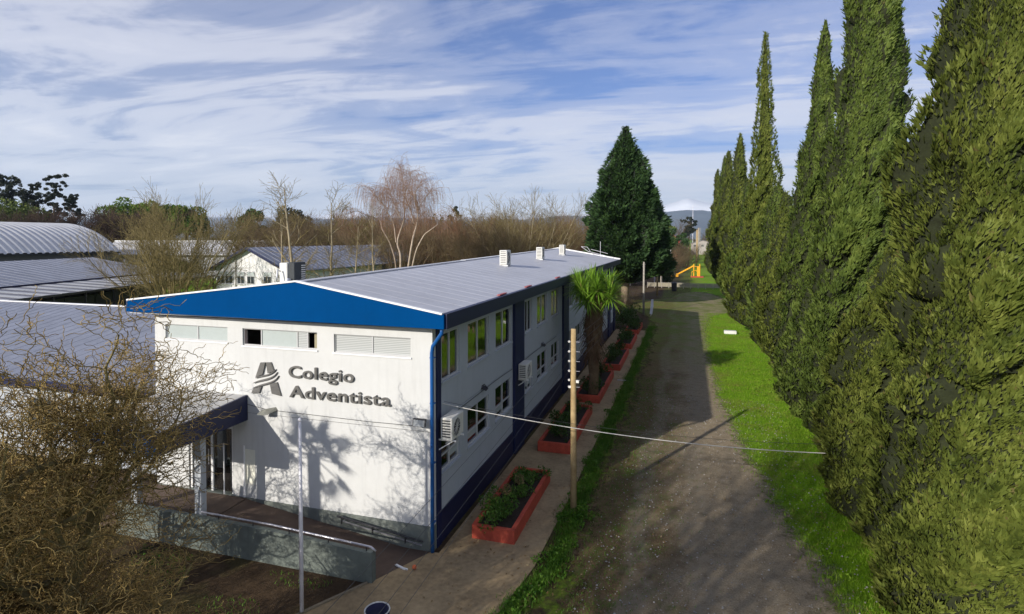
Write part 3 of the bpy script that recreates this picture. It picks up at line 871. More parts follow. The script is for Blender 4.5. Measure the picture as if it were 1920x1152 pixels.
# drum bin at the bottom edge of the view
e = empty('drum_bin', (-6.52, 11.12, 0), 'dark blue drum bin with pale worn rim beside the path', 'bin')
MB().lathe([(.24, .03), (.27, .10), (.27, .28), (.28, .30), (.27, .32), (.27, .76), (.255, .77), (.25, .30)], 0, 0, 24).build('drum', paint('dark_blue_drum', (.018, .018, .06), .5, .2, 5), e, smooth=True)
MB().tube([(.272 * cos(a), .272 * sin(a), .775) for a in np.linspace(0, 2 * pi, 25)], .016, 6, cap=False).build('rim', paint('worn_white_rim', (.62, .62, .60), .6, .4, 14), e)
b_ = MB().lathe([(.004, .035), (.035, .045), (.055, .075), (.06, .10), (.055, .125), (.035, .15), (.004, .16)], 0, 0, 14).build('ball', paint('orange_ball', (.72, .16, .05), .4, .1, 8), smooth=True)
b_.location = (-7.02, 13.92, 0); tag(b_, 'little orange ball lying on the path by the ramp', 'ball')
p_ = MB().bar((0, 0, .05), (.34, -.12, .05), .06, .03).bar((.3, -.1, .05), (.42, -.12, .05), .04, .04).build('wood_piece', FLASH)
p_.location = (-7.6, 13.95, 0); tag(p_, 'short pale stick of wood at the foot of the ramp', 'stick')

# ================================================================ PLANTERS
def leaf_cloud(rng, centres, radii, n, size, flat=.0, squash=1.0, shell=.55):
    """n small folded leaves spread through overlapping clumps; returns V, F (quads)"""
    centres = np.asarray(centres, float); radii = np.asarray(radii, float)
    wgt = radii ** 2; idx = rng.choice(len(centres), n, p=wgt / wgt.sum())
    d = rng.normal(size=(n, 3)); d /= np.linalg.norm(d, axis=1, keepdims=True)
    rr = radii[idx] * (shell + (1 - shell) * rng.random(n) ** .5) * (.9 + .2 * rng.random(n))
    dd = d.copy(); dd[:, 2] *= squash
    C = centres[idx] + dd * rr[:, None]
    # leaf axis: outward with scatter; width axis perpendicular
    ax = d + rng.normal(0, .7, (n, 3)); ax[:, 2] += .15; ax /= np.linalg.norm(ax, axis=1, keepdims=True)
    w_ = np.cross(ax, rng.normal(size=(n, 3))); w_ /= np.linalg.norm(w_, axis=1, keepdims=True) + 1e-9
    s = size * (.6 + .8 * rng.random(n))[:, None]
    V = np.stack([C - ax * s * .5, C + w_ * s * .30, C + ax * s * .5, C - w_ * s * .30], 1).reshape(-1, 3)
    F = np.arange(4 * n).reshape(n, 4)
    return V, F

FOL_SHRUB = foliage('planter_leaves', (.035, .085, .012), (.075, .165, .022), (.15, .25, .05), (.16, .10, .05), .3, .03, 2.0)
FOL_DARK = foliage('planter_leaves_dark', (.020, .045, .010), (.045, .095, .016), (.09, .15, .03), (.10, .06, .03), .3, .05, 2.0)

PL = [(15.9, 20.5, -6.12, -4.79, 'nearest red planter with the brightest leafy shrub, front end in sun'),
      (23.3, 29.2, -6.0, -4.62, 'second red planter from the front, in shade behind the utility pole'),
      (31.0, 37.3, -5.9, -4.52, 'third red planter, around the foot of the shaggy palm'),
      (39.1, 45.2, -5.6, -4.32, 'fourth red planter along the side wall, in shade'),
      (47.0, 52.5, -5.6, -4.30, 'fifth red planter along the side wall, in shade'),
      (54.4, 59.5, -5.6, -4.35, 'farthest red planter near the end of the school building')]
for k, (ya, yb, xa, xb, lab) in enumerate(PL):
    cx, cy = (xa + xb) / 2, (ya + yb) / 2
    e = empty('planter', (cx, cy, 0), lab, 'planter', 'red planters along the side path')
    hx, hy, t, h = (xb - xa) / 2, (yb - ya) / 2, .13, .45
    MB().box(-hx, hx, -hy, -hy + t, 0, h).build('end_wall', TERRA, e, bevel=.015)
    MB().box(-hx, hx, hy - t, hy, 0, h).build('end_wall', TERRA, e, bevel=.015)
    MB().box(-hx, -hx + t, -hy + t, hy - t, 0, h - .004).build('side_wall', TERRA, e)
    MB().box(hx - t, hx, -hy + t, hy - t, 0, h - .004).build('side_wall', TERRA, e)
    MB().box(-hx + t, hx - t, -hy + t, hy - t, .02, h - .10).build('soil', SOIL, e)
    # shrubs, each a thing of its own
    r = np.random.default_rng(50 + k)
    if k == 0:
        spec = [(-.05, -hy + 1.05, .70, .52, 1500, .085, 'glossy bright green leafy shrub filling the front of the nearest planter'),
                (.15, -hy + 2.35, .50, .36, 700, .075, 'smaller green shrub in the middle of the nearest planter'),
                (-.2, -hy + 3.3, .52, .40, 800, .08, 'dark green shrub at the back of the nearest planter'),
                (.35, -hy + 3.9, .36, .26, 420, .075, 'low sprig spilling over the far corner of the nearest planter')]
    else:
        nth = ['', 'second', 'third', 'fourth', 'fifth', 'farthest'][k]
        spec = [(r.uniform(-.15, .15), -hy + 1.0, .62, .55 + .25 * r.random(), 700, .10, f'shaded green shrub at the near end of the {nth} planter'),
                (r.uniform(-.15, .15), -hy + 2.6, .60, .50 + .45 * r.random(), 700, .10, f'shaded green shrub in the middle of the {nth} planter'),
                (r.uniform(-.15, .15), hy - 1.0, .62, .55 + .35 * r.random(), 700, .10, f'shaded green shrub at the far end of the {nth} planter')]
    for (sx_, sy_, rr, hh, n, ls, sl) in spec:
        s = empty('shrub', (cx + sx_, cy + sy_, h - .1), sl, 'shrub', 'shrubs in the planters')
        cs = [(r.normal(0, rr * .42), r.normal(0, rr * .5), hh * (.35 + .5 * r.random())) for _ in range(9)]
        cs = [(np.clip(c[0], -.5, .5), c[1], c[2]) for c in cs]
        V, F = leaf_cloud(r, cs, [rr * .42] * 9, n, ls)
        V[:, 2] = np.maximum(V[:, 2], .02)
        o = link('leaves', np_mesh('leaves', V, F), s, mat=FOL_SHRUB if k == 0 else FOL_DARK); tag(o, kind='stuff')
        ps = [(np.array([(0, 0, 0), (c[0] * .5, c[1] * .5, c[2] * .6), c]), [.018, .012, .006], 4) for c in cs]
        link('stem', tubes_mesh('stem', ps), s, mat=bark('shrub_stem', (.06, .045, .02), (.12, .09, .05)) if 'shrub_stem' not in MATS else MATS['shrub_stem'])
# dry flower heads on the nearest shrub bed
for (x, y, z) in ((-5.3, 18.2, .98), (-5.5, 17.4, .95)):
    r = np.random.default_rng(int(y * 10))
    V, F = leaf_cloud(r, [(0, 0, 0)], [.17], 220, .05)
    o = link('dried_flower_head', np_mesh('dried_flower_head', V, F), loc=(x, y, z), mat=foliage('dry_flower', (.10, .07, .03), (.18, .14, .06), (.24, .21, .10)) if 'dry_flower' not in MATS else MATS['dry_flower'])
    tag(o, 'dry brownish round flower head in the nearest planter, ' + ('farther one' if y > 18 else 'nearer one'), 'flower')

# ================================================================ POLES AND WIRES
def spool_rack(e, zs, side):
    for z in zs:
        MB().lathe([(.03, z - .03), (.022, z), (.03, z + .03)], side * .15, -.02, 10).build('insulator', PORC, e)
        MB().bar((-.20, -.02, z), (.20, -.02, z), .015, .015).build('spindle', GALV, e)
e = empty('utility_pole', (-3.54, 18.49, 0), 'pale wooden utility pole with a ladder of small insulators beside the path', 'utility pole')
V = []
MB().tube([(.0, 0, -.1), (.0, 0, 2), (-.01, 0, 4), (-.015, 0, 6.04)], [.105, .10, .095, .085], 14).build('pole', WOOD, e, smooth=True)
spool_rack(e, (5.62, 5.30, 4.98, 4.66, 4.36, 4.14), -1)
MB().box(.08, .17, -.04, .04, 4.28, 4.36).build('insulator', PORC, e)
MB().box(-.17, -.08, -.05, .03, 4.10, 4.17).build('insulator', PORC, e)

def wire(pts, rad, label, mat=CABLED, sag=.3, n=24, name='overhead_wire', group=None):
    a, b = np.array(pts[0], float), np.array(pts[1], float)
    t = np.linspace(0, 1, n)[:, None]
    P = a + (b - a) * t
    P[:, 2] -= (4 * sag * t * (1 - t))[:, 0]
    o = link(name, tubes_mesh(name, [(P, rad, 5)]), mat=mat)
    return tag(o, label, 'wire', group)
for i, z in enumerate((5.62, 5.30, 4.98, 4.66)):
    nm = ['topmost', 'second', 'third', 'lowest'][i]
    wire([(-3.70, 18.49, z), (-3.1 + .05 * i, -12, z + .2)], .0032, f'{nm} of four thin wires running from the wooden pole towards the viewer', CABLED, .45, group='thin wires on the wooden pole')
    wire([(-3.70, 18.49, z), (-5.0, 69.2, z + .1)], .0045, f'{nm} of four thin wires running from the wooden pole to the far pole', CABLED, .7, group='thin wires on the wooden pole')
wire([(-6.93, 15.63, 4.09), (4.6, 19.6, 2.42)], .014, 'pale twisted service cable crossing the gravel road from the school wall', CABLE, .28, 40, 'service_cable')
wire([(-6.93, 15.75, 4.12), (4.7, 19.9, 2.62)], .006, 'thin dark cable beside the pale service cable over the road', CABLED, .30, 40, 'service_cable')

def plain_pole(x, y, h, label, mat, r=.11, lean=0.0, arm=False, group=None):
    e = empty('utility_pole', (x, y, 0), label, 'utility pole', group)
    MB().tube([(0, 0, -.1), (lean * .5, 0, h * .5), (lean, 0, h)], [r, r * .9, r * .75], 8).build('pole', mat, e, smooth=True)
    if arm: MB().bar((lean - .7, 0, h - .25), (lean + .7, 0, h - .25), .09, .09).build('crossarm', mat, e)
    else:
        for z in (h - .3, h - .6): MB().box(lean - .16, lean + .16, -.03, .03, z, z + .03).build('spindle', GALV, e)
    return e
plain_pole(-4.95, 69.25, 6.2, 'grey pole beside the white board at the end of the path', POLEG, .13)
plain_pole(-4.55, 92.3, 6.0, 'wooden pole right of the grey shelter', WOOD, .13)
# white board leaning by the grey pole
e = empty('white_board', (-4.0, 68.0, 0), 'narrow white board standing beside the grey pole at the path end', 'board')
MB().prism([(-.18, 0, .25), (.10, 0, .20), (.24, 0, 1.2), (.22, 0, 1.95), (-.02, 0, 1.9), (-.10, 0, 1.1)], (0, .05, 0)).build('board', WPOLE, e)
MB().bar((-.05, .06, 0), (.05, .06, 1.0), .06, .06).build('post', WPOLE, e)
e = MB().box(-.55, .55, -.3, .3, 0, .30).build('concrete_block', paint('white_block', (.66, .65, .62), .8, .12, 3), bevel=.04)
e.location = (3.85, 57.6, 0); tag(e, 'low white concrete block on the green lawn', 'concrete block')
for i, (x, y, lab) in enumerate(((-3.9, 36.5, 'flat pale slab lying across the shaded path'),)):
    o = MB().box(-.3, .35, -.12, .12, .036, .06).build('stone_slab', paint('pale_slab', (.40, .38, .35), .9, .1, 4)); o.location = (x, y, 0); tag(o, lab, 'slab')

# ================================================================ PLAYGROUND AND FAR GARDEN
e = empty('play_slide', (2.2, 139, 0), 'yellow playground slide and climbing frame on the far lawn', 'slide')
MB().bar((-4.6, 0, .45), (-1.0, 0, 2.5), .7, .10).build('chute', YELLOW, e)
MB().bar((-4.6, -.36, .55), (-1.0, -.36, 2.6), .07, .28).bar((-4.6, .36, .55), (-1.0, .36, 2.6), .07, .28).build('chute_rim', YELLOW, e)
MB().bar((-5.3, 0, .40), (-4.6, 0, .45), .7, .10).build('chute_end', YELLOW, e)
MB().box(-1.0, .5, -.5, .5, 2.4, 2.5).build('platform', YELLOW, e)
for x in (-.9, .4):
    for y in (-.45, .45): MB().tube([(x, y, 0), (x, y, 3.0)], .13, 8).build('post', YELLOW, e)
MB().box(-.2, .45, -.62, -.52, .2, 2.4).build('panel', YELLOW, e)
for k in range(7): MB().bar((.5, -.4, .3 + k * .33), (.5, .4, .3 + k * .33), .06, .06).build('ladder_rung', REDP, e)
MB().box(-1.6, 1.2, -1.2, -.3, 0, .25).build('red_base', REDP, e)
MB().tube([(-1.5, -1, 0), (-1.3, -.8, 1.3), (-.4, -.6, 1.6), (.3, -.6, .6)], .10, 8).build('arch_bar', YELLOW, e)
e = empty('spring_seat', (-3.7, 137, 0), 'small yellow and red play seat left of the slide', 'play equipment')
MB().box(-.8, -.2, -.4, .4, 0, 1.1).build('seat_side', REDP, e)
MB().box(-.2, 1.6, -.5, .5, .15, .45).box(1.2, 1.6, -.5, .5, .45, .9).build('seat_frame', YELLOW, e)
MB().tube([(-.4, 0, 0), (-.35, 0, 4.2)], .12, 8).build('post', YELLOW, e)
# low fence across the track
e = empty('low_fence', (-.4, 107, 0), 'low fence of posts and pale mesh panels across the end of the lawn', 'fence')
for k in range(12):
    x = -6.6 + k * 1.25
    MB().box(x - .05, x + .05, -.05, .05, 0, 1.05).build('fence_post', POLEG, e)
    if k < 11:
        MB().bar((x, 0, .98), (x + 1.25, 0, .98), .05, .05).build('fence_rail', POLEG, e)
        MB().bar((x, 0, .25), (x + 1.25, 0, .25), .04, .04).build('fence_rail', POLEG, e)
        MB().box(x + .08, x + 1.17, -.012, .012, .30, .92).build('fence_panel', paint('pale_mesh', (.30, .27, .20), .9, .2, 5) if 'pale_mesh' not in MATS else MATS['pale_mesh'], e)
e = empty('trash_bin', (-2.2, 101, 0), 'black bin standing in the shade before the low fence', 'bin')
MB().lathe([(.36, 0), (.42, .2), (.45, 1.25), (.47, 1.3)], 0, 0, 14).build('bin_body', DARK, e)
MB().lathe([(.48, 1.3), (.46, 1.42), (.15, 1.55)], 0, 0, 14).build('lid', DARK, e)
# flat shelter
e = empty('shelter', (-7.6, 113, 0), 'flat grey roofed shelter on posts behind the dark conifer', 'shelter')
MB().prism([(-6.5, -3, 2.7), (3.2, -3, 2.7), (3.6, 3, 3.3), (-6.5, 3, 3.3)], (0, 0, .22)).build('roof_slab', ROOFD, e)
for x in (-6, -2.8, 2.8):
    for y in (-2.6, 2.6): MB().box(x - .1, x + .1, y - .1, y + .1, 0, 2.8).build('post', POLEG, e)
MB().box(-6.2, -2.0, 1.8, 2.0, 0, 2.4).build('back_wall', paint('shelter_wall', (.10, .08, .09), .9, .2, 1), e)
MB().box(-.6, 2.4, -2.9, -2.8, 2.35, 2.6).build('trim', WPOLE, e)
# leaning white pole and little signboard beyond
e = empty('leaning_post', (-6.6, 122, 0), 'short white post leaning behind the shelter', 'post'); MB().tube([(0, 0, 0), (.2, 0, 2.6), (1.0, 0, 4.6)], .13, 7).build('post', WPOLE, e)
e = empty('signboard', (-5.6, 175, 0), 'small white signboard on two posts left of the brown shrubs', 'sign')
MB().box(-.9, .9, -.04, .04, 4.4, 4.9).build('board', WPOLE, e)
for x in (-.5, .7): MB().tube([(x, 0, 0), (x, 0, 5.6)], .09, 6).build('post', WPOLE, e)
# garden fence posts along the far strip of lawn
rr = random.Random(12)
for k in range(17):
    y = 190 + k * 16
    x = 2.6 + (y - 190) * .021 + rr.uniform(-.4, .4) + (5.5 if k % 2 else 0)
    h = 8.0 + .017 * y + rr.uniform(-1.2, 1.2)
    plain_pole(x, y, h, 'slim pale post among the row of posts along the far lawn', POLEG if k % 3 else WOOD, .15 + y * .0003, group='pale posts along the far lawn')
e = empty('far_wall', (12.5, 290, 0), 'low pale wall along the right of the far lawn strip', 'wall')
MB().bar((-4.0, -110, .6), (2.0, 150, .6), .25, 1.2).build('wall_face', paint('pale_wall', (.42, .36, .30), .9, .2, .3), e)
MB().bar((-4.0, -110, 1.25), (2.0, 150, 1.25), .4, .12).build('coping', POLEG, e)
e = empty('radio_mast', (6.5, 900, 0), 'thin white radio mast against the blue hills', 'mast')
MB().tube([(0, 0, 0), (0, 0, 58)], [.45, .25], 6).build('mast', WPOLE, e)
for z in (14, 28, 42): MB().box(-.6, .6, -.1, .1, z, z + .3).build('brace', WPOLE, e)

def small_house(x, y, wd, dp, h, rh, wallm, roofm, label, rz=0.0, wins=3):
    e = empty('house', (x, y, 0), label, 'house', rz=rz)
    MB().box(-wd / 2, wd / 2, 0, dp, 0, h).prism([(-wd / 2, 0.0, h), (wd / 2, 0.0, h), (0, 0.0, h + rh - .1)], (0, dp, 0)).build('wall', wallm, e)
    o = .5
    rf = MB().prism([(-wd / 2 - o, -o, h - .15), (0, -o, h + rh), (0, -o, h + rh + .15), (-wd / 2 - o, -o, h)], (0, dp + 2 * o, 0)).prism([(wd / 2 + o, -o, h - .15), (wd / 2 + o, -o, h), (0, -o, h + rh + .15), (0, -o, h + rh)], (0, dp + 2 * o, 0)).build('roof', roofm, e)
    for k in range(wins):
        xx = -wd / 2 + wd * (k + .5) / wins
        f = MB().box(xx - .65, xx + .65, -.06, -.002, h - 2.0, h - .7).build('window', ALU, e)
        MB().box(xx - .57, xx - .04, -.075, -.06, h - 1.92, h - .78).build('pane', PANED, f)
        MB().box(xx + .04, xx + .57, -.075, -.06, h - 1.92, h - .78).build('pane', PANED, f)
    return e
REDR = paint('red_roof', (.30, .075, .055), .8, .2, .5)
small_house(-8.5, 300, 9, 12, 7.6, 4.2, REDP, REDR, 'small red roofed house far behind the brown shrubs')
small_house(7.5, 330, 12, 8, 6.2, 1.6, paint('far_grey_wall', (.36, .33, .30), .9, .1, .5), ROOFD, 'small grey shed far down the lawn strip')
small_house(-62, 128, 13, 14, 9.0, 1.6, WHITE, ROOFD, 'white walled house half hidden in the brown wood')

# ================================================================ BUILDINGS ON THE LEFT
# white gabled hall behind the school
e = empty('gabled_hall', (-51.8, 58.6, 0), 'white gabled hall with slate blue roof behind the school on the left', 'building')
hw, hz_, rz_, LN = 5.2, 5.3, 7.75, 52.0
MB().box(-hw, hw, 0, LN, 0, hz_).prism([(-hw, 0, hz_), (hw, 0, hz_), (0, 0, rz_ - .1)], (0, LN, 0)).build('wall', paint('hall_white', (.74, .73, .72), .7, .03, .7), e)
RB2 = paint('slate_blue_roof', (.20, .215, .27), .5, .14, .6, .15, 10)
rf = MB().prism([(-hw - .9, -.7, hz_ - .45), (0, -.7, rz_), (0, -.7, rz_ + .1), (-hw - .9, -.7, hz_ - .33)], (0, LN + 1, 0)).prism([(hw + .9, -.7, hz_ - .45), (hw + .9, -.7, hz_ - .33), (0, -.7, rz_ + .1), (0, -.7, rz_)], (0, LN + 1, 0)).build('roof', RB2, e)
for k in range(48):
    y = -.2 + k * 1.08
    MB().bar((hw + .88, y, hz_ - .30), (.05, y, rz_ + .12), .10, .06).build('roof_rib', RB2, rf)
MB().bar((-hw - .9, -.74, hz_ - .42), (0, -.74, rz_ + .03), .05, .26).bar((hw + .9, -.74, hz_ - .42), (0, -.74, rz_ + .03), .05, .26).build('barge_board', NAVYP, e)
for x in (-4.5, -3.2, .2 - 1.6, 0.1, 2.6):
    f = MB().box(x - .55, x + .62, -.07, -.002, 3.3, 4.85).build('window', ALU, e)
    for a in (-.47, .07):
        MB().box(x + a, x + a + .46, -.085, -.07, 3.38, 4.25).build('pane', PANED, f)
        MB().box(x + a, x + a + .46, -.085, -.07, 4.33, 4.78).build('pane', BLINDG, f)
    MB().box(x - .6, x + .67, -.14, -.002, 3.2, 3.296).build('sill', FLASH, f)
MB().tube([(-2.1, -.12, 0), (-2.1, -.12, 6.9)], .06, 7).build('vent_pipe', POLEG, e)
MB().tube([(hw + .5, -.2, 3.6), (hw + 1.4, -.4, 4.3)], .05, 6).build('gutter_end', FLASH, e)

# long low hall with a lean-to
e = empty('low_hall', (-74.4, 66.4, 0), 'long low hall with faded blue-grey roof and translucent lean-to on the left', 'building', rz=R(16))
LN = 52.0
MB().box(-22, 0, -LN, 0, 0, 4.0).build('wall', paint('low_hall_wall', (.16, .155, .15), .8, .1, .5), e)
rf = MB().prism([(.6, .6, 3.92), (-11, .6, 6.0), (-11, .6, 6.12), (.6, .6, 4.04)], (0, -LN - 1, 0)).prism([(-22.6, .6, 3.92), (-22.6, .6, 4.04), (-11, .6, 6.12), (-11, .6, 6.0)], (0, -LN - 1, 0)).build('roof', ROOFB, e)
for k in range(40):
    y = .3 - k * 1.3
    MB().bar((.58, y, 4.05), (-10.95, y, 6.125), .09, .05).build('roof_rib', ROOFB, rf)
MB().box(.6, .72, -LN, .6, 3.72, 4.08).build('fascia', NAVY, e)
lt = MB().prism([(.74, 1.2, 3.85), (7.2, 1.2, 3.38), (7.2, 1.2, 3.43), (.74, 1.2, 3.90)], (0, -LN, 0)).build('lean_to_roof', ROOFD, e)
CLR = paint('translucent_sheet', (.50, .50, .49), .4, .12, 1.0)
for k in range(20):
    y = 1.1 - k * 2.3
    MB().prism([(.9, y, 3.905), (7.15, y, 3.45), (7.15, y - 1.1, 3.45), (.9, y - 1.1, 3.905)], (0, 0, .012)).build('roof_sheet', CLR, lt)
MB().box(7.15, 7.25, -LN, 1.2, 3.22, 3.42).build('gutter', DARK, e)
for k in range(13): MB().box(6.9, 7.05, .9 - k * 4.2, 1.05 - k * 4.2, 0, 3.35).build('post', DARK, e)
for k in range(9): MB().box(3.6, 3.75, -9.5 - k * 4.5, -5.2 - k * 4.5, 0, 2.5).build('partition', paint('lean_to_panel', (.10, .105, .10), .8, .1, 1) if 'lean_to_panel' not in MATS else MATS['lean_to_panel'], e)

# gymnasium with barrel roof
e = empty('gymnasium', (-124, 87.5, 0), 'barrel vaulted hall with pale corrugated roof on the far left', 'building')
HW, ZE, RISE, LN = 15.2, 6.3, 5.6, 62.0
Rr = (HW ** 2 + RISE ** 2) / (2 * RISE)
def arch(x): return ZE + sqrt(Rr * Rr - x * x) - (Rr - RISE)
NR = 52; xs = np.linspace(-HW, HW, 33)
V = []; F = []
ys = []
for k in range(NR):
    y = -LN * k / NR; st = LN / NR
    ys += [(y, 0.0), (y - st * .28, 0.0), (y - st * .42, .32), (y - st * .86, .32)]
ys.append((-LN, 0.0))
for (y, dz) in ys:
    for x in xs: V.append((x, y, arch(x) + dz * .55))
n = len(xs)
for j in range(len(ys) - 1):
    for i in range(n - 1): F.append((j * n + i, j * n + i + 1, (j + 1) * n + i + 1, (j + 1) * n + i))
link('vault_roof', np_mesh('vault_roof', V, F), e, mat=ROOFG)
wl = MB().box(HW - .5, HW - .2, -LN + .5, -.3, 0, ZE - .3).box(-HW + .2, -HW + .5, -LN + .5, -.3, 0, ZE - .3)
wl.prism([(HW - .6, -.4, 0)] + [(x, -.4, arch(x) - .3) for x in xs[::-1][1:-1]] + [(-HW + .6, -.4, 0)], (0, -.3, 0))
wl.build('wall', paint('gym_wall', (.09, .085, .09), .8, .1, .4), e)
MB().box(HW - .1, HW + .15, -LN, 0, ZE - .35, ZE - .02).build('gutter', DARK, e)
MB().lathe([(.1, 3.9), (.5, 4.0), (.6, 4.4), (.3, 4.7)], HW + .7, .2, 12).build('lamp', WPOLE, e)
# low roof next to the school
e = empty('side_wing', (-18.8, 25, 0), 'low wing with weathered blue-grey roof behind the curly willow', 'building')
MB().box(-27, -.2, -8.2, 8, 0, 3.3).build('wall', SHADEW, e)
rf = MB().prism([(0, -8.9, 3.32), (0, 0, 5.0), (0, 0, 5.08), (0, -8.9, 3.40)], (-27.5, 0, 0)).prism([(0, 0, 5.0), (0, 8.9, 3.32), (0, 8.9, 3.40), (0, 0, 5.08)], (-27.5, 0, 0)).build('roof', ROOFB, e)
for k in range(38):
    x = -.3 - k * .71
    MB().bar((x, -8.9, 3.402), (x, -.02, 5.082), .05, .010).build('roof_rib', ROOFB, rf)
MB().bar((-27.5, 0, 5.10), (0, 0, 5.10), .22, .05).build('ridge_cap', FLASH, rf)
MB().box(-27.5, 0, -9.0, -8.92, 3.12, 3.42).build('gutter', NAVY, e)
for k in range(6): MB().box(-3 - k * 4.2, -1.4 - k * 4.2, -8.24, -8.205, 1.1, 2.4).build('window', PANED, e)
MB().box(-12.2, -9.5, -8.25, -8.205, .02, 2.5).build('blue_door', paint('sky_blue_paint', (.03, .22, .48), .5, .1, 2), e)
# pale long wall beyond the gym
e = empty('pale_long_roof', (-112, 101, 0), 'long pale low roof between the orchard trees and the big bare shrub', 'building', rz=R(14))
MB().box(-14, 24, 0, 8, 0, 5.6).build('wall', paint('far_pale', (.42, .43, .45), .8, .1, .3), e)
MB().prism([(-15, -1, 5.2), (25, -1, 5.2), (25, 4, 8.2), (-15, 4, 8.2)], (0, 0, .15)).build('roof_slope', ROOFG, e)
MB().box(-15, 25, 3.8, 4.3, 8.25, 8.45).build('ridge_cap', FLASH, e)

# ================================================================ VEGETATION
# ---------- evergreen plumes (cypress, conifer)
def fans(rng, C, ax, nrm, size):
    """jagged fan sprays: base C, axis ax, plane normal nrm; 9 outline points, 8 triangles each"""
    n = len(C)
    side = np.cross(ax, nrm); side /= np.linalg.norm(side, axis=1, keepdims=True) + 1e-9
    ang = np.radians(np.array([-34, -13, 0, 14, 33.]))
    rad = np.array([.50, .95, .55, .92, .45])
    m = len(ang)
    rad = rad[None, :] * (.75 + .5 * rng.random((n, m)))
    bend = rng.normal(0, .12, (n, m))
    P = C[:, None, :] + size[:, None, None] * rad[..., None] * (np.cos(ang)[None, :, None] * ax[:, None, :] + .62 * np.sin(ang)[None, :, None] * side[:, None, :] + bend[..., None] * nrm[:, None, :])
    V = np.concatenate([C[:, None, :], P], 1).reshape(-1, 3)
    b = (np.arange(n) * (m + 1))[:, None]
    k = np.arange(m - 1)[None, :]
    F = np.stack([np.broadcast_to(b, (n, m - 1)), b + 1 + k, b + 2 + k], -1).reshape(-1, 3)
    return V, F

def unit(a): return a / (np.linalg.norm(a, axis=1, keepdims=True) + 1e-9)

def plume_crown(rng, prof, n_pl, per, plen, ssize, rise=.8, outw=.55, swirl=.25, lump=.16, droop=0.0, zpow=1.0, gaps=0.0, face=None, bough=.42):
    """plumes of sprays spread over a crown of profile prof = [(z, r)]"""
    zs = np.array([p[0] for p in prof]); rs = np.array([p[1] for p in prof])
    zt = np.linspace(zs[0], zs[-1], 400); rt = np.interp(zt, zs, rs)
    cdf = np.cumsum(rt + .12); cdf /= cdf[-1]
    z = np.interp(rng.random(n_pl), cdf, zt)
    th = rng.random(n_pl) * 2 * pi
    if face is not None:      # foliage is densest on the side towards the open lawn
        sel = rng.random(n_pl) < .62
        th = np.where(sel, face + rng.normal(0, .95, n_pl), th)
    ph = rng.random((6,)) * 6.28
    lm = sum(np.sin(a * th + b * z + p) for a, b, p in zip((3, 5, 2, 7, 4, 9), (1.1, -1.7, 2.3, .9, -3.1, 2.7), ph)) / 3.0
    if gaps:
        keep = lm > -gaps; z, th, lm = z[keep], th[keep], lm[keep]; n_pl = len(z)
    # boughs: finer lumps whose hollows stay open and dark
    q = rng.random((5,)) * 6.28; rr_ = np.interp(z, zs, rs)
    sc_ = np.clip(rs.max() / 2.0, .5, 3.0)
    l2 = sum(np.sin(a * th * sc_ ** .5 + b * z / sc_ + p + 1.3 * np.sin(2.1 * z / sc_ + 3 * th)) for a, b, p in zip((5, -7, 9, 4, -11), (3.1, 2.3, -3.9, 5.2, 4.1), q)) / 2.2
    keep = (l2 > -bough) | (rng.random(n_pl) < .12)
    z, th, lm, l2, rr_ = z[keep], th[keep], lm[keep], l2[keep], rr_[keep]; n_pl = len(z)
    r = rr_ * (1 + lump * lm + .10 * np.clip(l2, -1, 1)) * (.82 + .22 * rng.random(n_pl))
    outv = np.stack([np.cos(th), np.sin(th), np.zeros(n_pl)], 1)
    tan_ = np.stack([-np.sin(th), np.cos(th), np.zeros(n_pl)], 1)
    up = np.array([[0, 0, 1.0]])
    L = plen * (.65 + .7 * rng.random(n_pl)) * np.clip(r / (rs.max() * .5), .45, 1.0)
    base = outv * np.maximum(r - L * .45, 0.0)[:, None] + np.stack([0 * z, 0 * z, z - L * .3], 1)
    d = unit(outv * outw + up * (rise - droop) + tan_ * swirl * (1 + .6 * rng.normal(size=(n_pl, 1))) + rng.normal(0, .22, (n_pl, 3)))
    s = rng.random((n_pl, per))
    s.sort(axis=1)
    wd = np.sin(pi * (.12 + .8 * s)) * .20
    rnd = rng.normal(size=(n_pl, per, 3)); rnd -= (rnd * d[:, None, :]).sum(-1, keepdims=True) * d[:, None, :]
    rnd /= np.linalg.norm(rnd, axis=2, keepdims=True) + 1e-9
    C = base[:, None, :] + d[:, None, :] * (s * L[:, None])[..., None] + rnd * (wd * L[:, None])[..., None]
    ax = d[:, None, :] + rnd * (.55 - .40 * s)[..., None] + rng.normal(0, .14, (n_pl, per, 3))
    C = C.reshape(-1, 3); ax = unit(ax.reshape(-1, 3))
    o2 = np.repeat(outv, per, 0) + rng.normal(0, .40, (n_pl * per, 3))
    nrm = unit(o2 - (o2 * ax).sum(1, keepdims=True) * ax)
    sz = ssize * (.6 + .8 * rng.random(n_pl * per)) * np.repeat(np.clip(L / plen, .6, 1.2), per)
    return fans(rng, C, ax, nrm, sz)

def core_mesh(rng, prof, k=.70, n=18, m=34):
    zs = np.linspace(prof[0][0] + .15, prof[0][0] + (prof[-1][0] - prof[0][0]) * .80, m)
    rs = np.interp(zs, [p[0] for p in prof], [p[1] for p in prof]) * k
    a = np.arange(n) * 2 * pi / n
    rr = rs[:, None] * (1 + .16 * rng.normal(size=(m, n)))
    V = np.stack([rr * np.cos(a), rr * np.sin(a), np.repeat(zs[:, None], n, 1)], -1).reshape(-1, 3)
    i = np.arange(m - 1)[:, None] * n; j = np.arange(n)[None, :]; kx = (j + 1) % n
    F = np.stack([i + j, i + kx, i + n + kx, i + n + j], -1).reshape(-1, 4)
    return np_mesh('inner_foliage', V, F)

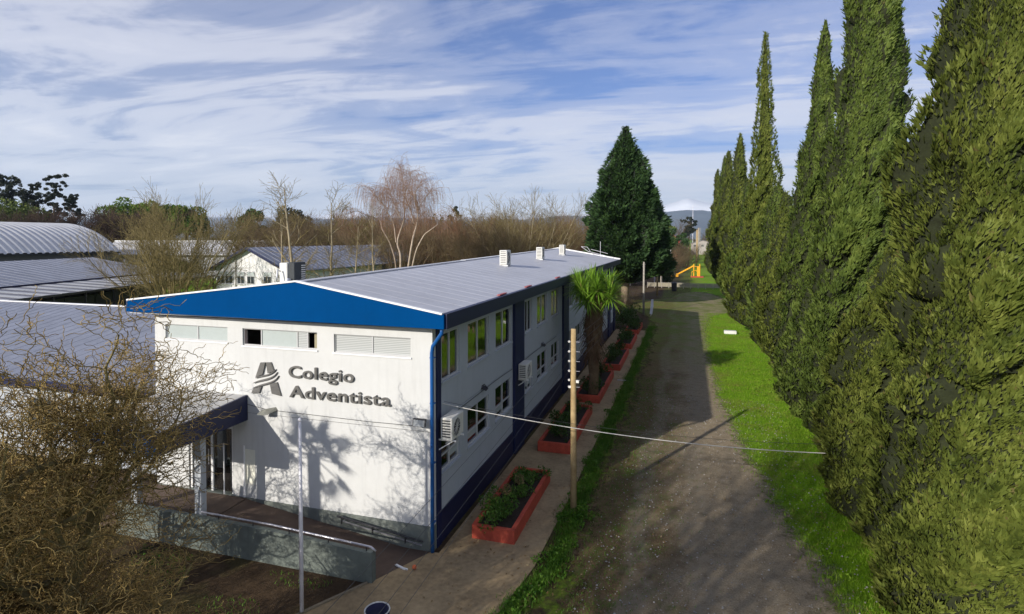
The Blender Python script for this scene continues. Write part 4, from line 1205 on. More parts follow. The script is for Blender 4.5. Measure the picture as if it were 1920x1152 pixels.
FOL_CYP = foliage('cypress_foliage', (.052, .074, .012), (.118, .148, .025), (.205, .232, .048), (.140, .100, .045), .15, -.01, 1.6, .65, .35)
FOL_CYP2 = foliage('cypress_foliage_green', (.045, .072, .014), (.100, .145, .026), (.175, .225, .046), (.13, .095, .045), .15, -.03, 1.6, .65, .35)
CORE = paint('cypress_inner', (.024, .030, .010), .95, .4, 3)  # old inner needles, darkened further so crown gaps read as shade
CYPBARK = bark('cypress_bark', (.17, .12, .08), (.36, .28, .20), 5.0)

class Lump:
    """smooth random relief on an unrolled crown: plumes sweeping up to one side, cracks between them"""
    def __init__(s, rng, k=1.0):
        s.g = [rng.normal(0, 1, (97, 89)) for _ in range(4)]; s.k = k
    def val(s, i, x, y):
        g = s.g[i]
        x0, y0 = np.floor(x).astype(int), np.floor(y).astype(int)
        fx, fy = x - x0, y - y0
        fx = fx * fx * (3 - 2 * fx); fy = fy * fy * (3 - 2 * fy)
        q = lambda a, b: g[a % 97, b % 89]
        return (q(x0, y0) * (1 - fx) + q(x0 + 1, y0) * fx) * (1 - fy) + (q(x0, y0 + 1) * (1 - fx) + q(x0 + 1, y0 + 1) * fx) * fy
    def __call__(s, u, z):
        al, ac = (.55 * u + .84 * z) / s.k, (-.84 * u + .55 * z) / s.k
        big = s.val(0, al / 2.6, ac / 1.5)
        mid = s.val(1, al / 1.05 + .4 * big, ac / .42)
        fin = s.val(2, al / .42, ac / .17)
        crack = np.exp(-(mid / .30) ** 2) * (s.val(3, al / 1.6, ac / 1.1) > -.35)
        return big, mid, fin, crack

def cypress(label, X, Y, H, pts, dens, ss, seed, fol=FOL_CYP, z0=.6, lean=(0, 0), rs=1.0, res=1.0, k=1.0, sparse=0.0, name='cypress_tree', group='row of tall cypresses along the lawn', dirs=(.42, .80, .45), inner=None, trunk=None, amp=1.4):
    """dense column: lumpy solid foliage mass with feathery sprays all over it"""
    rng = np.random.default_rng(seed)
    prof = [(z0 + (H - z0) * a, r * rs) for a, r in pts]
    pz_, pr_ = np.array([p[0] for p in prof]), np.array([p[1] for p in prof])
    R0 = pr_.max()
    L = Lump(rng, k)
    face = math.atan2(-Y, -X - 1.5)
    def surf(th, z):
        r = np.interp(z, pz_, pr_)
        big, mid, fin, cr = L(th * R0, z)
        thin = np.clip(r / R0, .25, 1)
        rr = r * (1 + .09 * big) + thin * k * amp * (.20 * np.clip(mid, -1.5, 1.5) + .06 * fin - .40 * cr * np.clip(r - .25, 0, .8) / .8)
        return np.maximum(rr, .03), cr, mid
    def bend(P):
        P[:, 0] += lean[0] * (P[:, 2] / H) ** 2; P[:, 1] += lean[1] * (P[:, 2] / H) ** 2
        return P
    e = empty(name, (X, Y, 0), label, 'tree', group)
    # foliage mass
    n, m = int(72 * res), int(H * 7 * res)
    tt, zz_ = np.meshgrid(np.arange(n) * 2 * pi / n - pi, np.linspace(prof[0][0], prof[-1][0], m))
    rr, cr, _ = surf(tt.ravel(), zz_.ravel())
    if sparse: rr = rr * np.where(zz_.ravel() > H * .45, 1 - sparse, 1.0)
    rr = rr * .93
    V = bend(np.stack([rr * np.cos(tt.ravel() + face), rr * np.sin(tt.ravel() + face), zz_.ravel()], 1))
    i = np.arange(m - 1)[:, None] * n; j = np.arange(n)[None, :]; kx = (j + 1) % n
    F = np.stack([i + j, i + kx, i + n + kx, i + n + j], -1).reshape(-1, 4)
    # sprays
    A = 2 * pi * np.trapezoid(pr_, pz_) if hasattr(np, 'trapezoid') else 2 * pi * np.trapz(pr_, pz_)
    ns = int(A * dens)
    zt = np.linspace(pz_[0], pz_[-1], 500); cdf = np.cumsum(np.interp(zt, pz_, pr_) + .15); cdf /= cdf[-1]
    z = np.interp(rng.random(ns), cdf, zt)
    th = np.where(rng.random(ns) < .7, np.clip(rng.normal(0, 1.2, ns), -pi, pi), rng.uniform(-pi, pi, ns))
    r, cr, mid = surf(th, z)
    keep = rng.random(ns) > cr * .30
    th, z, r, mid = th[keep], z[keep], r[keep], mid[keep]; ns = len(z)
    ot = np.stack([np.cos(th + face), np.sin(th + face), 0 * th], 1); tg = np.stack([-np.sin(th + face), np.cos(th + face), 0 * th], 1)
    C = bend(ot * (r * .97 - .02)[:, None] + np.stack([0 * z, 0 * z, z], 1))
    up = np.array([[0, 0, 1.0]])
    ax = unit(ot * (dirs[0] + .22 * rng.normal(size=(ns, 1))) + up * dirs[1] + tg * (dirs[2] + .25 * rng.normal(size=(ns, 1))) + rng.normal(0, .12, (ns, 3)))
    o2 = ot + rng.normal(0, .35, (ns, 3)); nrm = unit(o2 - (o2 * ax).sum(1, keepdims=True) * ax)
    sz = ss * (.55 + .9 * rng.random(ns)) * np.clip(.6 + np.interp(z, pz_, pr_) / R0 * .6, .5, 1.1) * (1 + .35 * np.clip(mid, -.5, 1.5))
    V2, F2 = fans(rng, C, ax, nrm, sz)
    c = link('crown', np_mesh('crown', V2, F2), e, mat=fol)
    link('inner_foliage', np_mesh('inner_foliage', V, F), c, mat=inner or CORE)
    MB().tube([(0, 0, -.1), (.03, 0, z0 + .4), (lean[0] * .3, 0, H * .5)], [.26 * (trunk or 1), .22 * (trunk or 1), .08], 9).build('trunk', CYPBARK, e, smooth=True)
    return e
SPIRE = [(.0, .6), (.05, 1.35), (.16, 1.75), (.34, 1.60), (.50, 1.25), (.66, .88), (.82, .58), (.93, .34), (1.0, .05)]
cypress('huge broad cypress nearest the viewer, filling the right edge', 7.0, 14.6, 22, [(.0, 1.6), (.05, 2.6), (.14, 2.85), (.24, 2.75), (.38, 2.25), (.52, 1.85), (.68, 1.45), (.85, .85), (1.0, .04)], 330, .16, 1, z0=.1, res=1.8, k=1.25)
cypress('low bushy cypress at the foot of the broad nearest one', 6.25, 19.4, 9.4, [(.0, 1.2), (.08, 2.0), (.25, 2.25), (.5, 1.95), (.75, 1.3), (.92, .6), (1.0, .1)], 330, .16, 2, z0=.2, res=1.8, k=1.15)
cypress('tall green cypress leaning right at its top, left of the broad nearest ones', 6.35, 24.6, 26, [(.0, .9), (.04, 1.5), (.14, 1.95), (.32, 1.55), (.48, 1.20), (.66, .95), (.80, .70), (.93, .38), (1.0, .04)], 260, .175, 3, FOL_CYP2, .5, (.45, 0), res=1.5, k=1.1)
cypress('short green cypress in front of the thin spire, low in the row', 5.95, 28.6, 9.5, SPIRE, 200, .20, 31, FOL_CYP2, .7, rs=.95, res=1.2)
cypress('thin spire cypress, right one of the two slim spires', 6.05, 32.0, 19.7, [(.0, .6), (.05, 1.35), (.16, 1.65), (.34, 1.35), (.50, 1.0), (.66, .72), (.82, .48), (.93, .28), (1.0, .04)], 200, .20, 4, FOL_CYP2, .9, (.35, 0), res=1.2)
cypress('short bushy cypress with bare trunk foot left of the right spire', 6.0, 36.6, 11.0, SPIRE, 160, .22, 5, FOL_CYP, .9)
cypress('short pointed cypress between the two slim spires', 5.95, 40.6, 11.9, SPIRE, 150, .22, 6, FOL_CYP, 1.0)
cypress('small pointed cypress just right of the tallest spire', 6.0, 45.0, 12.6, SPIRE, 140, .23, 7, FOL_CYP2, .8)
cypress('tallest slim cypress with sparse brown see-through spire', 6.0, 51.5, 25.8, [(.0, .8), (.05, 1.6), (.20, 1.95), (.38, 1.60), (.50, 1.15), (.60, .85), (.74, .62), (.88, .40), (1.0, .05)], 120, .27, 8, FOL_CYP, .8, (-.1, 0), sparse=.45)
far_spec = [(58, 13.5, 'low cypress left of the tallest spire, close beside it'), (66, 15.0, 'mid-height cypress fourth from the far end of the row'), (74.5, 21.6, 'tall pointed cypress third peak from the far end'), (84, 17.0, 'lower cypress between the pointed far peaks'), (95, 22.4, 'second cypress peak from the far end of the row'), (109, 23.6, 'slim dark cypress peak next to the far end of the row'), (130, 23.6, 'farthest cypress, dark, at the left end of the row')]
for i, (y, h, lab) in enumerate(far_spec):
    cypress(lab, 6.0 + (.1 if i % 2 else -.1), y, h, SPIRE, 60, .34, 20 + i, FOL_CYP if i % 2 == 0 else FOL_CYP2, .7, rs=1.08 + .015 * i, res=.8, k=1.3)

# the dark conifer behind the school
FOL_CON = foliage('conifer_foliage', (.016, .036, .013), (.038, .082, .025), (.080, .145, .042), None, .12, 0, .5, .6)
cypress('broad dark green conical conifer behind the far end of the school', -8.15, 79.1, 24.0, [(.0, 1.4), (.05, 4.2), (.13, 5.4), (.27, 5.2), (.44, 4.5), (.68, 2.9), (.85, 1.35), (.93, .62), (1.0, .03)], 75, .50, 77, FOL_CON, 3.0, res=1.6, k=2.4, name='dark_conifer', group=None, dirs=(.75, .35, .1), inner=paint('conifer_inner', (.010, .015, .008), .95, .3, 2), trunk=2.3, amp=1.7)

# ---------- bare trees
class Grow:
    def __init__(s, seed): s.r = random.Random(seed); s.paths = [[], [], []]
    def perp(s, d):
        v = Vector((s.r.gauss(0, 1), s.r.gauss(0, 1), s.r.gauss(0, 1)))
        v -= d * v.dot(d)
        return v.normalized() if v.length > 1e-6 else Vector((1, 0, 0))
    def branch(s, p, d, L, r, lv, spec, bucket=None):
        q = spec[lv]
        n = q.get('seg', 6)
        rr = s.r
        pts = [p.copy()]; rad = [r]
        st = L / n
        curl = q.get('curl', 0.0)
        ph = rr.uniform(0, 6.28); ws = rr.uniform(.7, 1.4) * rr.choice((-1, 1)) * q.get('rate', 1.2)
        u = s.perp(d); v = d.cross(u)
        dirs = []
        for i in range(n):
            d = d + s.perp(d) * rr.gauss(0, q.get('wob', .12)) + Vector((0, 0, q.get('up', 0.0)))
            if curl:
                ph += ws
                d = d + (u * cos(ph) + v * sin(ph)) * curl
            d.normalize()
            p = p + d * st
            if p.z < .12: p.z = .12; d.z = abs(d.z)
            pts.append(p.copy()); dirs.append(d.copy())
            rad.append(max(r * (1 - (i + 1) / n * (1 - q.get('taper', .35))), q.get('rmin', .004)))
        b = q.get('b', 0) if bucket is None else bucket
        s.paths[b].append((np.array([tuple(x) for x in pts]), np.array(rad), q.get('sides', 4)))
        if lv + 1 < len(spec):
            c = spec[lv + 1]
            k = c['n'] if isinstance(c['n'], int) else rr.randint(*c['n'])
            for j in range(k):
                t = c.get('t0', .3) + (1 - c.get('t0', .3)) * ((j + rr.random()) / k)
                f = t * n; i = min(int(f), n - 1)
                bp = pts[i].lerp(pts[i + 1], f - i)
                dd = dirs[i]
                a = R(rr.gauss(c.get('ang', 40), c.get('angv', 10)))
                nd = dd * cos(a) + s.perp(dd) * sin(a)
                nd.z += c.get('lift', 0.0); nd.normalize()
                LL = c['L'] * rr.uniform(.65, 1.25) * (1 - c.get('short', .35) * t)
                s.branch(bp, nd, LL, rad[i] * c.get('rk', .5), lv + 1, spec)
    def meshes(s, names):
        return [tubes_mesh(nm, b) for nm, b in zip(names, s.paths) if b]

def place_tree(name, meshes, mats, parts, loc, label, cat='tree', group=None, rz=0.0, sc=(1, 1, 1)):
    e = empty(name, loc, label, cat, group, rz)
    e.scale = sc
    for me, m, pn in zip(meshes, mats, parts):
        if not me.materials: me.materials.append(m)
        o = link(pn, me, e)
        if me.materials[0] is not m:
            o.material_slots[0].link = 'OBJECT'; o.material_slots[0].material = m
    return e

# curly willow in the yard, the large tangle on the left
W_BARK = bark('willow_bark', (.060, .048, .022), (.27, .22, .10), 4.0)
W_TWIG = bark('willow_twig', (.125, .078, .026), (.46, .335, .125), 2.0)
def willow(loc, seed, label, H=1.0, limbs=9, n3=(9, 12), n4=(8, 11), n5=(3, 5), trunk=3.6):
    g = Grow(seed)
    spec = [dict(seg=6, wob=.10, up=.05, b=0, sides=9, taper=.6),
            dict(n=limbs, t0=.12, ang=58, angv=16, L=3.0 * H, seg=13, wob=.12, up=.060, curl=.28, rate=1.0, b=0, sides=6, rk=.48, taper=.25, short=.1),
            dict(n=n3, t0=.12, ang=55, angv=18, L=1.6 * H, seg=13, wob=.12, up=.025, curl=.42, rate=1.1, b=0, sides=4, rk=.42, taper=.25, short=.25, lift=.05),
            dict(n=n4, t0=.12, ang=55, angv=20, L=.85 * H, seg=9, wob=.13, up=.015, curl=.60, rate=1.4, b=1, sides=3, rk=.45, taper=.35, short=.3, rmin=.0070),
            dict(n=n5, t0=.12, ang=52, angv=20, L=.45 * H, seg=6, wob=.13, up=.0, curl=.70, rate=1.6, b=1, sides=3, rk=.65, taper=.5, short=.2, rmin=.0055)]
    g.branch(Vector((0, 0, -.1)), Vector((.06, .02, 1)).normalized(), trunk * H, .15 * H, 0, spec)
    ms = g.meshes(['limbs', 'twigs'])
    return place_tree('curly_willow', ms, [W_BARK, W_TWIG], ['limbs', 'twigs'], loc, label)
big_w = willow((-9.9, 6.2, 0), 11, 'large bare curly willow with twisted twigs filling the lower left', .98, 20, (9, 12), (7, 10), (2, 3), 6.3)
big_w.rotation_euler = (0, 0, R(60)); big_w.scale = (1, 1, .92)
def copy_tree(src, loc, label, rz, sc):
    e = empty(src.name.split('.')[0], loc, label, src['category'], rz=rz); e.scale = sc
    for ch in src.children:
        c = ch.copy(); COL.objects.link(c); c.parent = e
    return e
copy_tree(big_w, (-10.3, 4.9, 0), 'second bare curly willow growing left of the large one, cut by the left edge', R(28), (.95, .95, .93))
copy_tree(big_w, (-10.3, 7.7, 0), 'low spreading bare curly willow before the ramp wall', 4.1, (.92, .92, .48))
copy_tree(big_w, (-14.6, 8.8, 0), 'low bare curly willow under the porch front at the left', 5.3, (.85, .85, .50))
willow((-16.3, 9.8, 0), 12, 'bare curly willow behind the large one, beside the porch', 1.05, 9, (8, 10), (6, 8), (2, 3), 3.2)
# fan palm outside the view that throws its shadow on the front wall
def fan_palm(x, y, h, label):
    rng = random.Random(8)
    e = empty('fan_palm', (x, y, 0), label, 'palm tree')
    MB().tube([(0, 0, -.1), (.05, 0, h * .5), (0, 0, h)], [.24, .19, .22], 10).build('trunk', bark('palm_bark', (.10, .07, .04), (.22, .16, .10)), e)
    fm = foliage('fan_palm_leaf', (.03, .07, .015), (.06, .12, .03), (.10, .17, .04), None, .15, 0)
    base = None
    for k in range(22):
        az = k * 2.4 + rng.uniform(-.2, .2); el = R(rng.uniform(-35, 75))
        L = rng.uniform(.75, 1.0)
        mb = MB()
        d = Vector((cos(az) * cos(el), sin(az) * cos(el), sin(el)))
        u = d.cross(Vector((0, 0, 1))).normalized(); v = u.cross(d)
        p0 = Vector((0, 0, h)); p1 = p0 + d * L
        mb.bar(p0, p1, .03, .03)
        for j in range(19):
            a = R(-118 + j * 236 / 18)
            dd = (d * cos(a) + u * sin(a)); ln = rng.uniform(.62, .78) * (1 - .18 * abs(j - 9) / 9)
            sd = (u * cos(a) - d * sin(a)) * .034
            tip = p1 + dd * ln + v * -.12 * ln
            mid = p1 + dd * ln * .5
            mb.add([p1, mid - sd, tip, mid + sd], [(0, 1, 2, 3)])
        mb.build('fan_leaf', fm, e)
fan_palm(-14.85, 6.7, 5.9, 'fan palm standing in the front yard left of the view')

# generic bare trees: prototypes whose meshes are shared by their copies
def proto(seed, H, kind):
    g = Grow(seed)
    if kind == 'wood':       # rounded bare deciduous tree
        sp = [dict(seg=6, wob=.06, up=.05, b=0, sides=6, taper=.45),
              dict(n=9, t0=.22, ang=40, angv=10, L=H * .50, seg=7, wob=.12, up=.05, b=0, sides=4, rk=.5, taper=.25, short=.45),
              dict(n=8, t0=.2, ang=38, angv=12, L=H * .25, seg=6, wob=.14, up=.05, b=1, sides=3, rk=.5, taper=.3, rmin=.012),
              dict(n=8, t0=.15, ang=36, angv=14, L=H * .14, seg=4, wob=.16, up=.03, b=1, sides=3, rk=.6, taper=.5, rmin=.011)]
        g.branch(Vector((0, 0, -.1)), Vector((0, 0, 1)), H * .62, H * .017, 0, sp)
    elif kind == 'fan':      # many stems rising from a low stool
        sp = [dict(seg=8, wob=.07, up=.04, b=0, sides=5, taper=.2),
              dict(n=9, t0=.15, ang=30, angv=9, L=H * .40, seg=7, wob=.10, up=.05, b=0, sides=3, rk=.5, taper=.3, short=.5, rmin=.012),
              dict(n=8, t0=.15, ang=32, angv=12, L=H * .19, seg=5, wob=.12, up=.03, b=1, sides=3, rk=.5, taper=.4, rmin=.015),
              dict(n=3, t0=.15, ang=32, angv=12, L=H * .10, seg=3, wob=.12, up=.03, b=1, sides=3, rk=.7, taper=.5, rmin=.012)]
        for k in range(15):
            a = k * 2.4; t = R(g.r.uniform(6, 52))
            g.branch(Vector((.5 * cos(a), .5 * sin(a), -.1)), Vector((sin(t) * cos(a), sin(t) * sin(a), cos(t))), H * g.r.uniform(.62, .92), H * .010, 0, sp)
    elif kind == 'slim':     # slender young trunk with short upswept branches
        sp = [dict(seg=9, wob=.035, up=.05, b=0, sides=6, taper=.2),
              dict(n=17, t0=.22, ang=48, angv=10, L=H * .27, seg=7, wob=.12, up=.10, b=0, sides=4, rk=.5, taper=.3, short=.6, rmin=.018),
              dict(n=7, t0=.15, ang=40, angv=12, L=H * .12, seg=5, wob=.14, up=.05, b=1, sides=3, rk=.6, taper=.4, rmin=.013),
              dict(n=3, t0=.2, ang=35, angv=12, L=H * .06, seg=3, wob=.14, up=.03, b=1, sides=3, rk=.7, taper=.5, rmin=.010)]
        g.branch(Vector((0, 0, -.1)), Vector((0, 0, 1)), H, H * .011, 0, sp)
    elif kind == 'vase':     # orchard tree: short trunk, dense round head
        sp = [dict(seg=4, wob=.05, up=.05, b=0, sides=6, taper=.8),
              dict(n=8, t0=.7, ang=34, angv=9, L=H * .58, seg=6, wob=.10, up=.04, b=0, sides=4, rk=.5, taper=.2, short=.0),
              dict(n=14, t0=.1, ang=38, angv=14, L=H * .26, seg=5, wob=.14, up=.03, b=1, sides=3, rk=.5, taper=.3, rmin=.035),
              dict(n=8, t0=.1, ang=40, angv=16, L=H * .15, seg=3, wob=.16, up=.02, b=1, sides=3, rk=.6, taper=.5, rmin=.032)]
        g.branch(Vector((0, 0, -.1)), Vector((0, 0, 1)), H * .30, H * .022, 0, sp)
    return g.meshes(['limbs', 'twigs'])

BR_WOOD = bark('wood_limbs', (.075, .050, .030), (.20, .145, .085), 1.0)
BR_TWIG = bark('wood_twigs', (.085, .060, .032), (.21, .155, .085), .15)
BR_RED = bark('reddish_twigs', (.12, .060, .034), (.25, .145, .085), .4)
BR_OLIVE = bark('olive_twigs', (.10, .080, .030), (.27, .215, .095), .4)
BR_PALE = bark('pale_limbs', (.20, .165, .10), (.42, .35, .23), 1.5)
BR_ORCH = bark('orchard_twigs', (.040, .026, .020), (.095, .062, .048), .3)
W1, W2, W3 = proto(101, 14, 'wood'), proto(102, 14, 'wood'), proto(103, 14, 'fan')
WOODS = [(-68.8, 75.6, 11.6), (-63.8, 77.9, 11.9), (-61.1, 80.8, 11.8), (-56.5, 83.7, 11.6), (-47.8, 81.4, 11.2), (-44.8, 83.8, 11.0), (-39.6, 86.4, 11.3), (-35.4, 87.9, 11.4), (-27.9, 83.2, 10.9), (-19.6, 94.3, 11.6), (-80.1, 92.0, 12.4), (-72.2, 90.3, 13.3), (-74.7, 99.7, 13.2), (-64.1, 95.2, 12.9), (-59.8, 97.1, 12.8), (-57.4, 104.3, 12.9), (-51.1, 105.7, 12.4), (-43.2, 100.0, 12.4), (-40.5, 109.5, 13.0), (-33.3, 103.5, 12.4), (-28.8, 105.8, 13.4), (-24.9, 115.3, 13.7), (-18.5, 110.4, 13.4), (-101.1, 117.3, 14.3), (-94.5, 117.1, 15.5), (-84.7, 116.0, 14.0), (-79.9, 119.9, 13.9), (-72.7, 116.0, 14.3), (-68.8, 118.9, 14.7), (-61.7, 120.5, 15.2), (-56.6, 124.3, 13.9), (-51.3, 126.8, 14.7), (-47.9, 131.7, 14.6), (-42.0, 133.2, 14.1), (-35.8, 132.4, 14.3), (-30.5, 132.1, 13.9), (-24.9, 137.4, 15.5)]
WOODS += [(x * 1.06 - 3.0, y * 1.03 + 4, h * 1.02) for x, y, h in WOODS[::2]]
rr = random.Random(6)
for i, (x, y, h) in enumerate(WOODS):
    pm, hh = ((W1, 14), (W2, 14), (W3, 13.0))[i % 3]
    if i % 3 == 2: nm = 'bare multi-stemmed tree in the brown wood behind the roofs'
    else: nm = 'bare rounded tree in the brown wood behind the roofs'
    s = h / hh
    place_tree('bare_tree', pm, [BR_WOOD, BR_TWIG], ['limbs', 'twigs'], (x, y, 0), nm, group=('multi-stemmed' if i % 3 == 2 else 'rounded') + ' bare trees in the wood', rz=rr.uniform(0, 6.28), sc=(s * 1.15, s * 1.15, s))
# reddish copse left of and behind the birch
RED = W3
for i, (x, y, s, lab) in enumerate(((-59.4, 96.9, 1.05, 'reddish bare shrub tree left of the white birch'), (-38.0, 92.0, .98, 'reddish bare shrub tree right behind the white birch'), (-19.5, 104, 1.0, 'russet bare shrub tree just left of the dark conifer'), (-47.5, 95, .98, 'reddish bare shrub tree directly behind the white birch'))):
    place_tree('russet_shrub', RED, [BR_RED, BR_RED], ['limbs', 'twigs'], (x, y, 0), lab, rz=i * 1.9, sc=(s, s, s))
FA = W3
place_tree('big_bare_shrub', FA, [BR_OLIVE, BR_OLIVE], ['limbs', 'twigs'], (-50.0, 46.0, 0), 'big olive-brown bare shrub tree left of the white gabled hall', rz=.7, sc=(.80, .80, 1))
place_tree('big_bare_shrub', FA, [BR_OLIVE, BR_OLIVE], ['limbs', 'twigs'], (-60.5, 53.5, 0), 'smaller olive-brown bare shrub tree behind the lean-to end', rz=2.0, sc=(.86, .86, .86))
FB = proto(106, 17.4, 'fan')
place_tree('big_bare_tree', FB, [BR_PALE, BR_OLIVE], ['limbs', 'twigs'], (-25.7, 91.5, 0), 'wide fan-shaped bare tree behind the far roof units', sc=(1.05, 1.05, 1))
# slender young trees between the roofs
SL = [proto(107, 13, 'slim'), proto(108, 13, 'slim')]
for i, (x, y, h, lab) in enumerate(((-33.9, 44.0, 13.6, 'tallest slender bare tree between the roofs'), (-32.8, 47.5, 12.4, 'slender bare tree second from the birch side, by the hall roof'), (-30.6, 48.2, 10.2, 'shorter slender bare tree with a forked top left of the birch'), (-28.7, 48.7, 10.9, 'slender bare tree closest to the birch'), (-35.1, 43.7, 10.8, 'slim low bare tree nearest the white gabled hall'))):
    place_tree('slender_tree', SL[i % 2], [BR_PALE, BR_OLIVE], ['limbs', 'twigs'], (x, y, 0), lab, group='slender bare trees between the roofs', rz=i * 1.3, sc=(h / 13 * 1.35, h / 13 * 1.35, h / 13))
# orchard row on the far left
OR = [proto(109, 15, 'vase'), proto(110, 15, 'vase')]
for i, (x, y, h) in enumerate([(-172.7, 104.0, 15.7), (-170.1, 108.0, 15.7), (-160.8, 107.7, 16.0), (-158.6, 111.5, 15.6), (-151.5, 110.5, 15.5), (-150.7, 113.9, 16.1), (-144.2, 112.8, 15.5), (-143.4, 116.2, 15.8), (-137.1, 114.9, 15.5), (-136.2, 118.3, 15.9)]):
    place_tree('orchard_tree', OR[i % 2], [BR_ORCH, BR_ORCH], ['limbs', 'twigs'], (x, y, 0), ['first', 'second', 'third', 'fourth', 'fifth', 'sixth', 'seventh', 'eighth', 'ninth', 'last'][i] + ' from the left in the row of dark round-headed bare trees', group='row of dark orchard trees', rz=i * .9, sc=(h / 13.6 * 1.05, h / 13.6 * 1.05, h / 13.6))
# bare tree in front of the gym
place_tree('purple_bare_shrub', SL[0], [BR_ORCH, BR_ORCH], ['limbs', 'twigs'], (-66.5, 34.0, 0), 'dark purplish bare tree before the vaulted roof at the left edge', sc=(.78, .78, .78))

# weeping birch
def birch():
    g = Grow(33)
    k = 75 / 1080
    stems = [[(748, 560), (750, 480), (742, 455), (752, 410), (757, 370), (755, 330), (748, 312)],
             [(742, 455), (735, 420), (722, 390), (714, 368)],
             [(758, 560), (775, 450), (780, 420), (785, 395), (790, 368), (796, 345)],
             [(780, 420), (770, 395), (764, 372), (768, 350)],
             [(748, 540), (742, 490), (733, 455), (722, 430), (702, 412), (690, 404), (674, 395), (658, 404)],
             [(770, 520), (785, 470), (800, 440), (815, 432), (825, 420), (833, 405)],
             [(752, 410), (738, 385), (728, 360), (722, 338)],
             [(757, 370), (770, 345), (776, 325)],
             [(785, 395), (803, 375), (814, 360)],
             [(722, 390), (702, 372), (690, 352)]]
    r0 = [.15, .08, .14, .08, .11, .11, .06, .05, .06, .05]
    tips = []
    for i, (st, r) in enumerate(zip(stems, r0)):
        P = np.array([((x - 745) * k, g.r.uniform(-.3, .3) + (0 if j == 0 else g.r.uniform(-1, 1) * j * .35), max(9 + (447 - y) * k, 0)) for j, (x, y) in enumerate(st)])
        if i in (0, 2, 4, 5): P[0] = (P[1][0] * .3, 0, -.1)
        t = np.linspace(0, len(P) - 1, len(P) * 5)
        Q = np.stack([np.interp(t, np.arange(len(P)), P[:, c]) for c in range(3)], 1)
        for _ in range(2): Q[1:-1] = (Q[:-2] + 2 * Q[1:-1] + Q[2:]) / 4
        g.paths[0].append((Q, np.linspace(r, .035, len(Q)), 6))
        if i not in (4, 5):
            tips += [q for q in Q[len(Q) // 3:]]
        else: tips += [q for q in Q[-4:]]
    arch_ = [dict(seg=9, wob=.12, up=-.085, b=1, sides=3, taper=.3, rmin=.012),
             dict(n=(5, 7), t0=.25, ang=55, angv=20, L=2.6, seg=7, wob=.05, up=-.55, b=1, sides=3, rk=.6, taper=.6, short=.15, rmin=.008, lift=-.3)]
    for q in tips:
        for _ in range(3):
            if q[2] < 10.5 and g.r.random() < .75: continue
            a = g.r.uniform(0, 6.28)
            g.branch(Vector(q), Vector((cos(a), sin(a), g.r.uniform(.5, 1.3))).normalized(), g.r.uniform(1.2, 3.2), .020, 0, arch_)
    ms = g.meshes(['limbs', 'hanging_twigs'])
    place_tree('weeping_birch', ms, [bark('birch_bark', (.22, .16, .12), (.48, .39, .31), 2.0), bark('birch_twig', (.22, .125, .08), (.42, .27, .18), .8)], ['limbs', 'hanging_twigs'], (-36.2, 67.4, 0), 'tall white-barked weeping birch with hanging reddish twigs')
birch()

# bare trees behind the viewer whose shade falls on the road and front wall
SH = proto(120, 12.5, 'wood')
place_tree('bare_tree', SH, [BR_PALE, BR_OLIVE], ['limbs', 'twigs'], (-10.6, -3.6, 0), 'bare tree beside the yard outside the view, shading the gravel', sc=(1.1, 1.1, 1.22))
place_tree('bare_tree', SH, [BR_PALE, BR_OLIVE], ['limbs', 'twigs'], (-12.6, -9.0, 0), 'bare tree farther back outside the view, shading the gravel', rz=1.4, sc=(1.2, 1.2, 1.4))
place_tree('bare_tree', SH, [BR_PALE, BR_OLIVE], ['limbs', 'twigs'], (-8.6, -6.0, 0), 'bare tree right behind the viewer outside the view, shading the gravel', rz=2.6, sc=(1.1, 1.1, 1.25))

# ---------- leafy trees far off
def leafy(name, label, loc, clumps, n, ls, fol, trunk_h, r_tr, seed, squash=.8, shell=.55, group=None):
    rng = np.random.default_rng(seed)
    e = empty(name, loc, label, 'tree', group)
    cs = [c[:3] for c in clumps]; rs = [c[3] for c in clumps]
    V, F = leaf_cloud(rng, cs, rs, n, ls, squash=squash, shell=shell)
    c = link('crown', np_mesh('crown', V, F), e, mat=fol); tag(c, kind='stuff')
    ps = [(np.array([(0, 0, -.1), (.1, 0, trunk_h * .5), (0, 0, trunk_h)]), [r_tr, r_tr * .8, r_tr * .5], 7)]
    for q in cs[:14]: ps.append((np.array([(0, 0, trunk_h * .75), (q[0] * .5, q[1] * .5, (trunk_h + q[2]) / 2), q]), [r_tr * .45, r_tr * .3, r_tr * .12], 5))
    link('trunk', tubes_mesh('trunk', ps), e, mat=BR_WOOD)
    return e
FOL_DOME = foliage('dome_tree_leaves', (.035, .075, .008), (.090, .160, .016), (.190, .260, .035), None, .2, 0, .16)
FOL_EUC = foliage('eucalypt_leaves', (.012, .018, .012), (.026, .036, .020), (.055, .065, .038), None, .1, 0, .12)
FOL_EUC2 = foliage('low_green_leaves', (.035, .058, .007), (.095, .130, .016), (.175, .215, .032), None, .15, 0, .12)
def dome_clumps(rng, R_, H, z0, n):
    out_ = []
    for _ in range(n):
        a = rng.uniform(0, 6.28); el = math.asin(rng.uniform(-.1, 1)); q = rng.uniform(.55, .85)
        out_.append((R_ * q * cos(el) * cos(a), R_ * q * cos(el) * sin(a), z0 + (H - z0) * (.12 + .74 * q * sin(el) + .06), R_ * rng.uniform(.24, .36)))
    return out_
rq = random.Random(21)
for i, (x, y, Rr_, H, lab) in enumerate(((-177.6, 144.4, 8.5, 23.4, 'left one of three round green trees behind the orchard row'), (-168.3, 147.2, 9.5, 22.6, 'middle one of three round green trees behind the orchard row'), (-158.5, 150.5, 8.0, 21.4, 'right one of three round green trees behind the orchard row'))):
    leafy('round_green_tree', lab, (x, y, 0), dome_clumps(rq, Rr_, H, 9, 34), 9000, .75, FOL_DOME, 12, .6, 200 + i, group='round green trees behind the orchard')
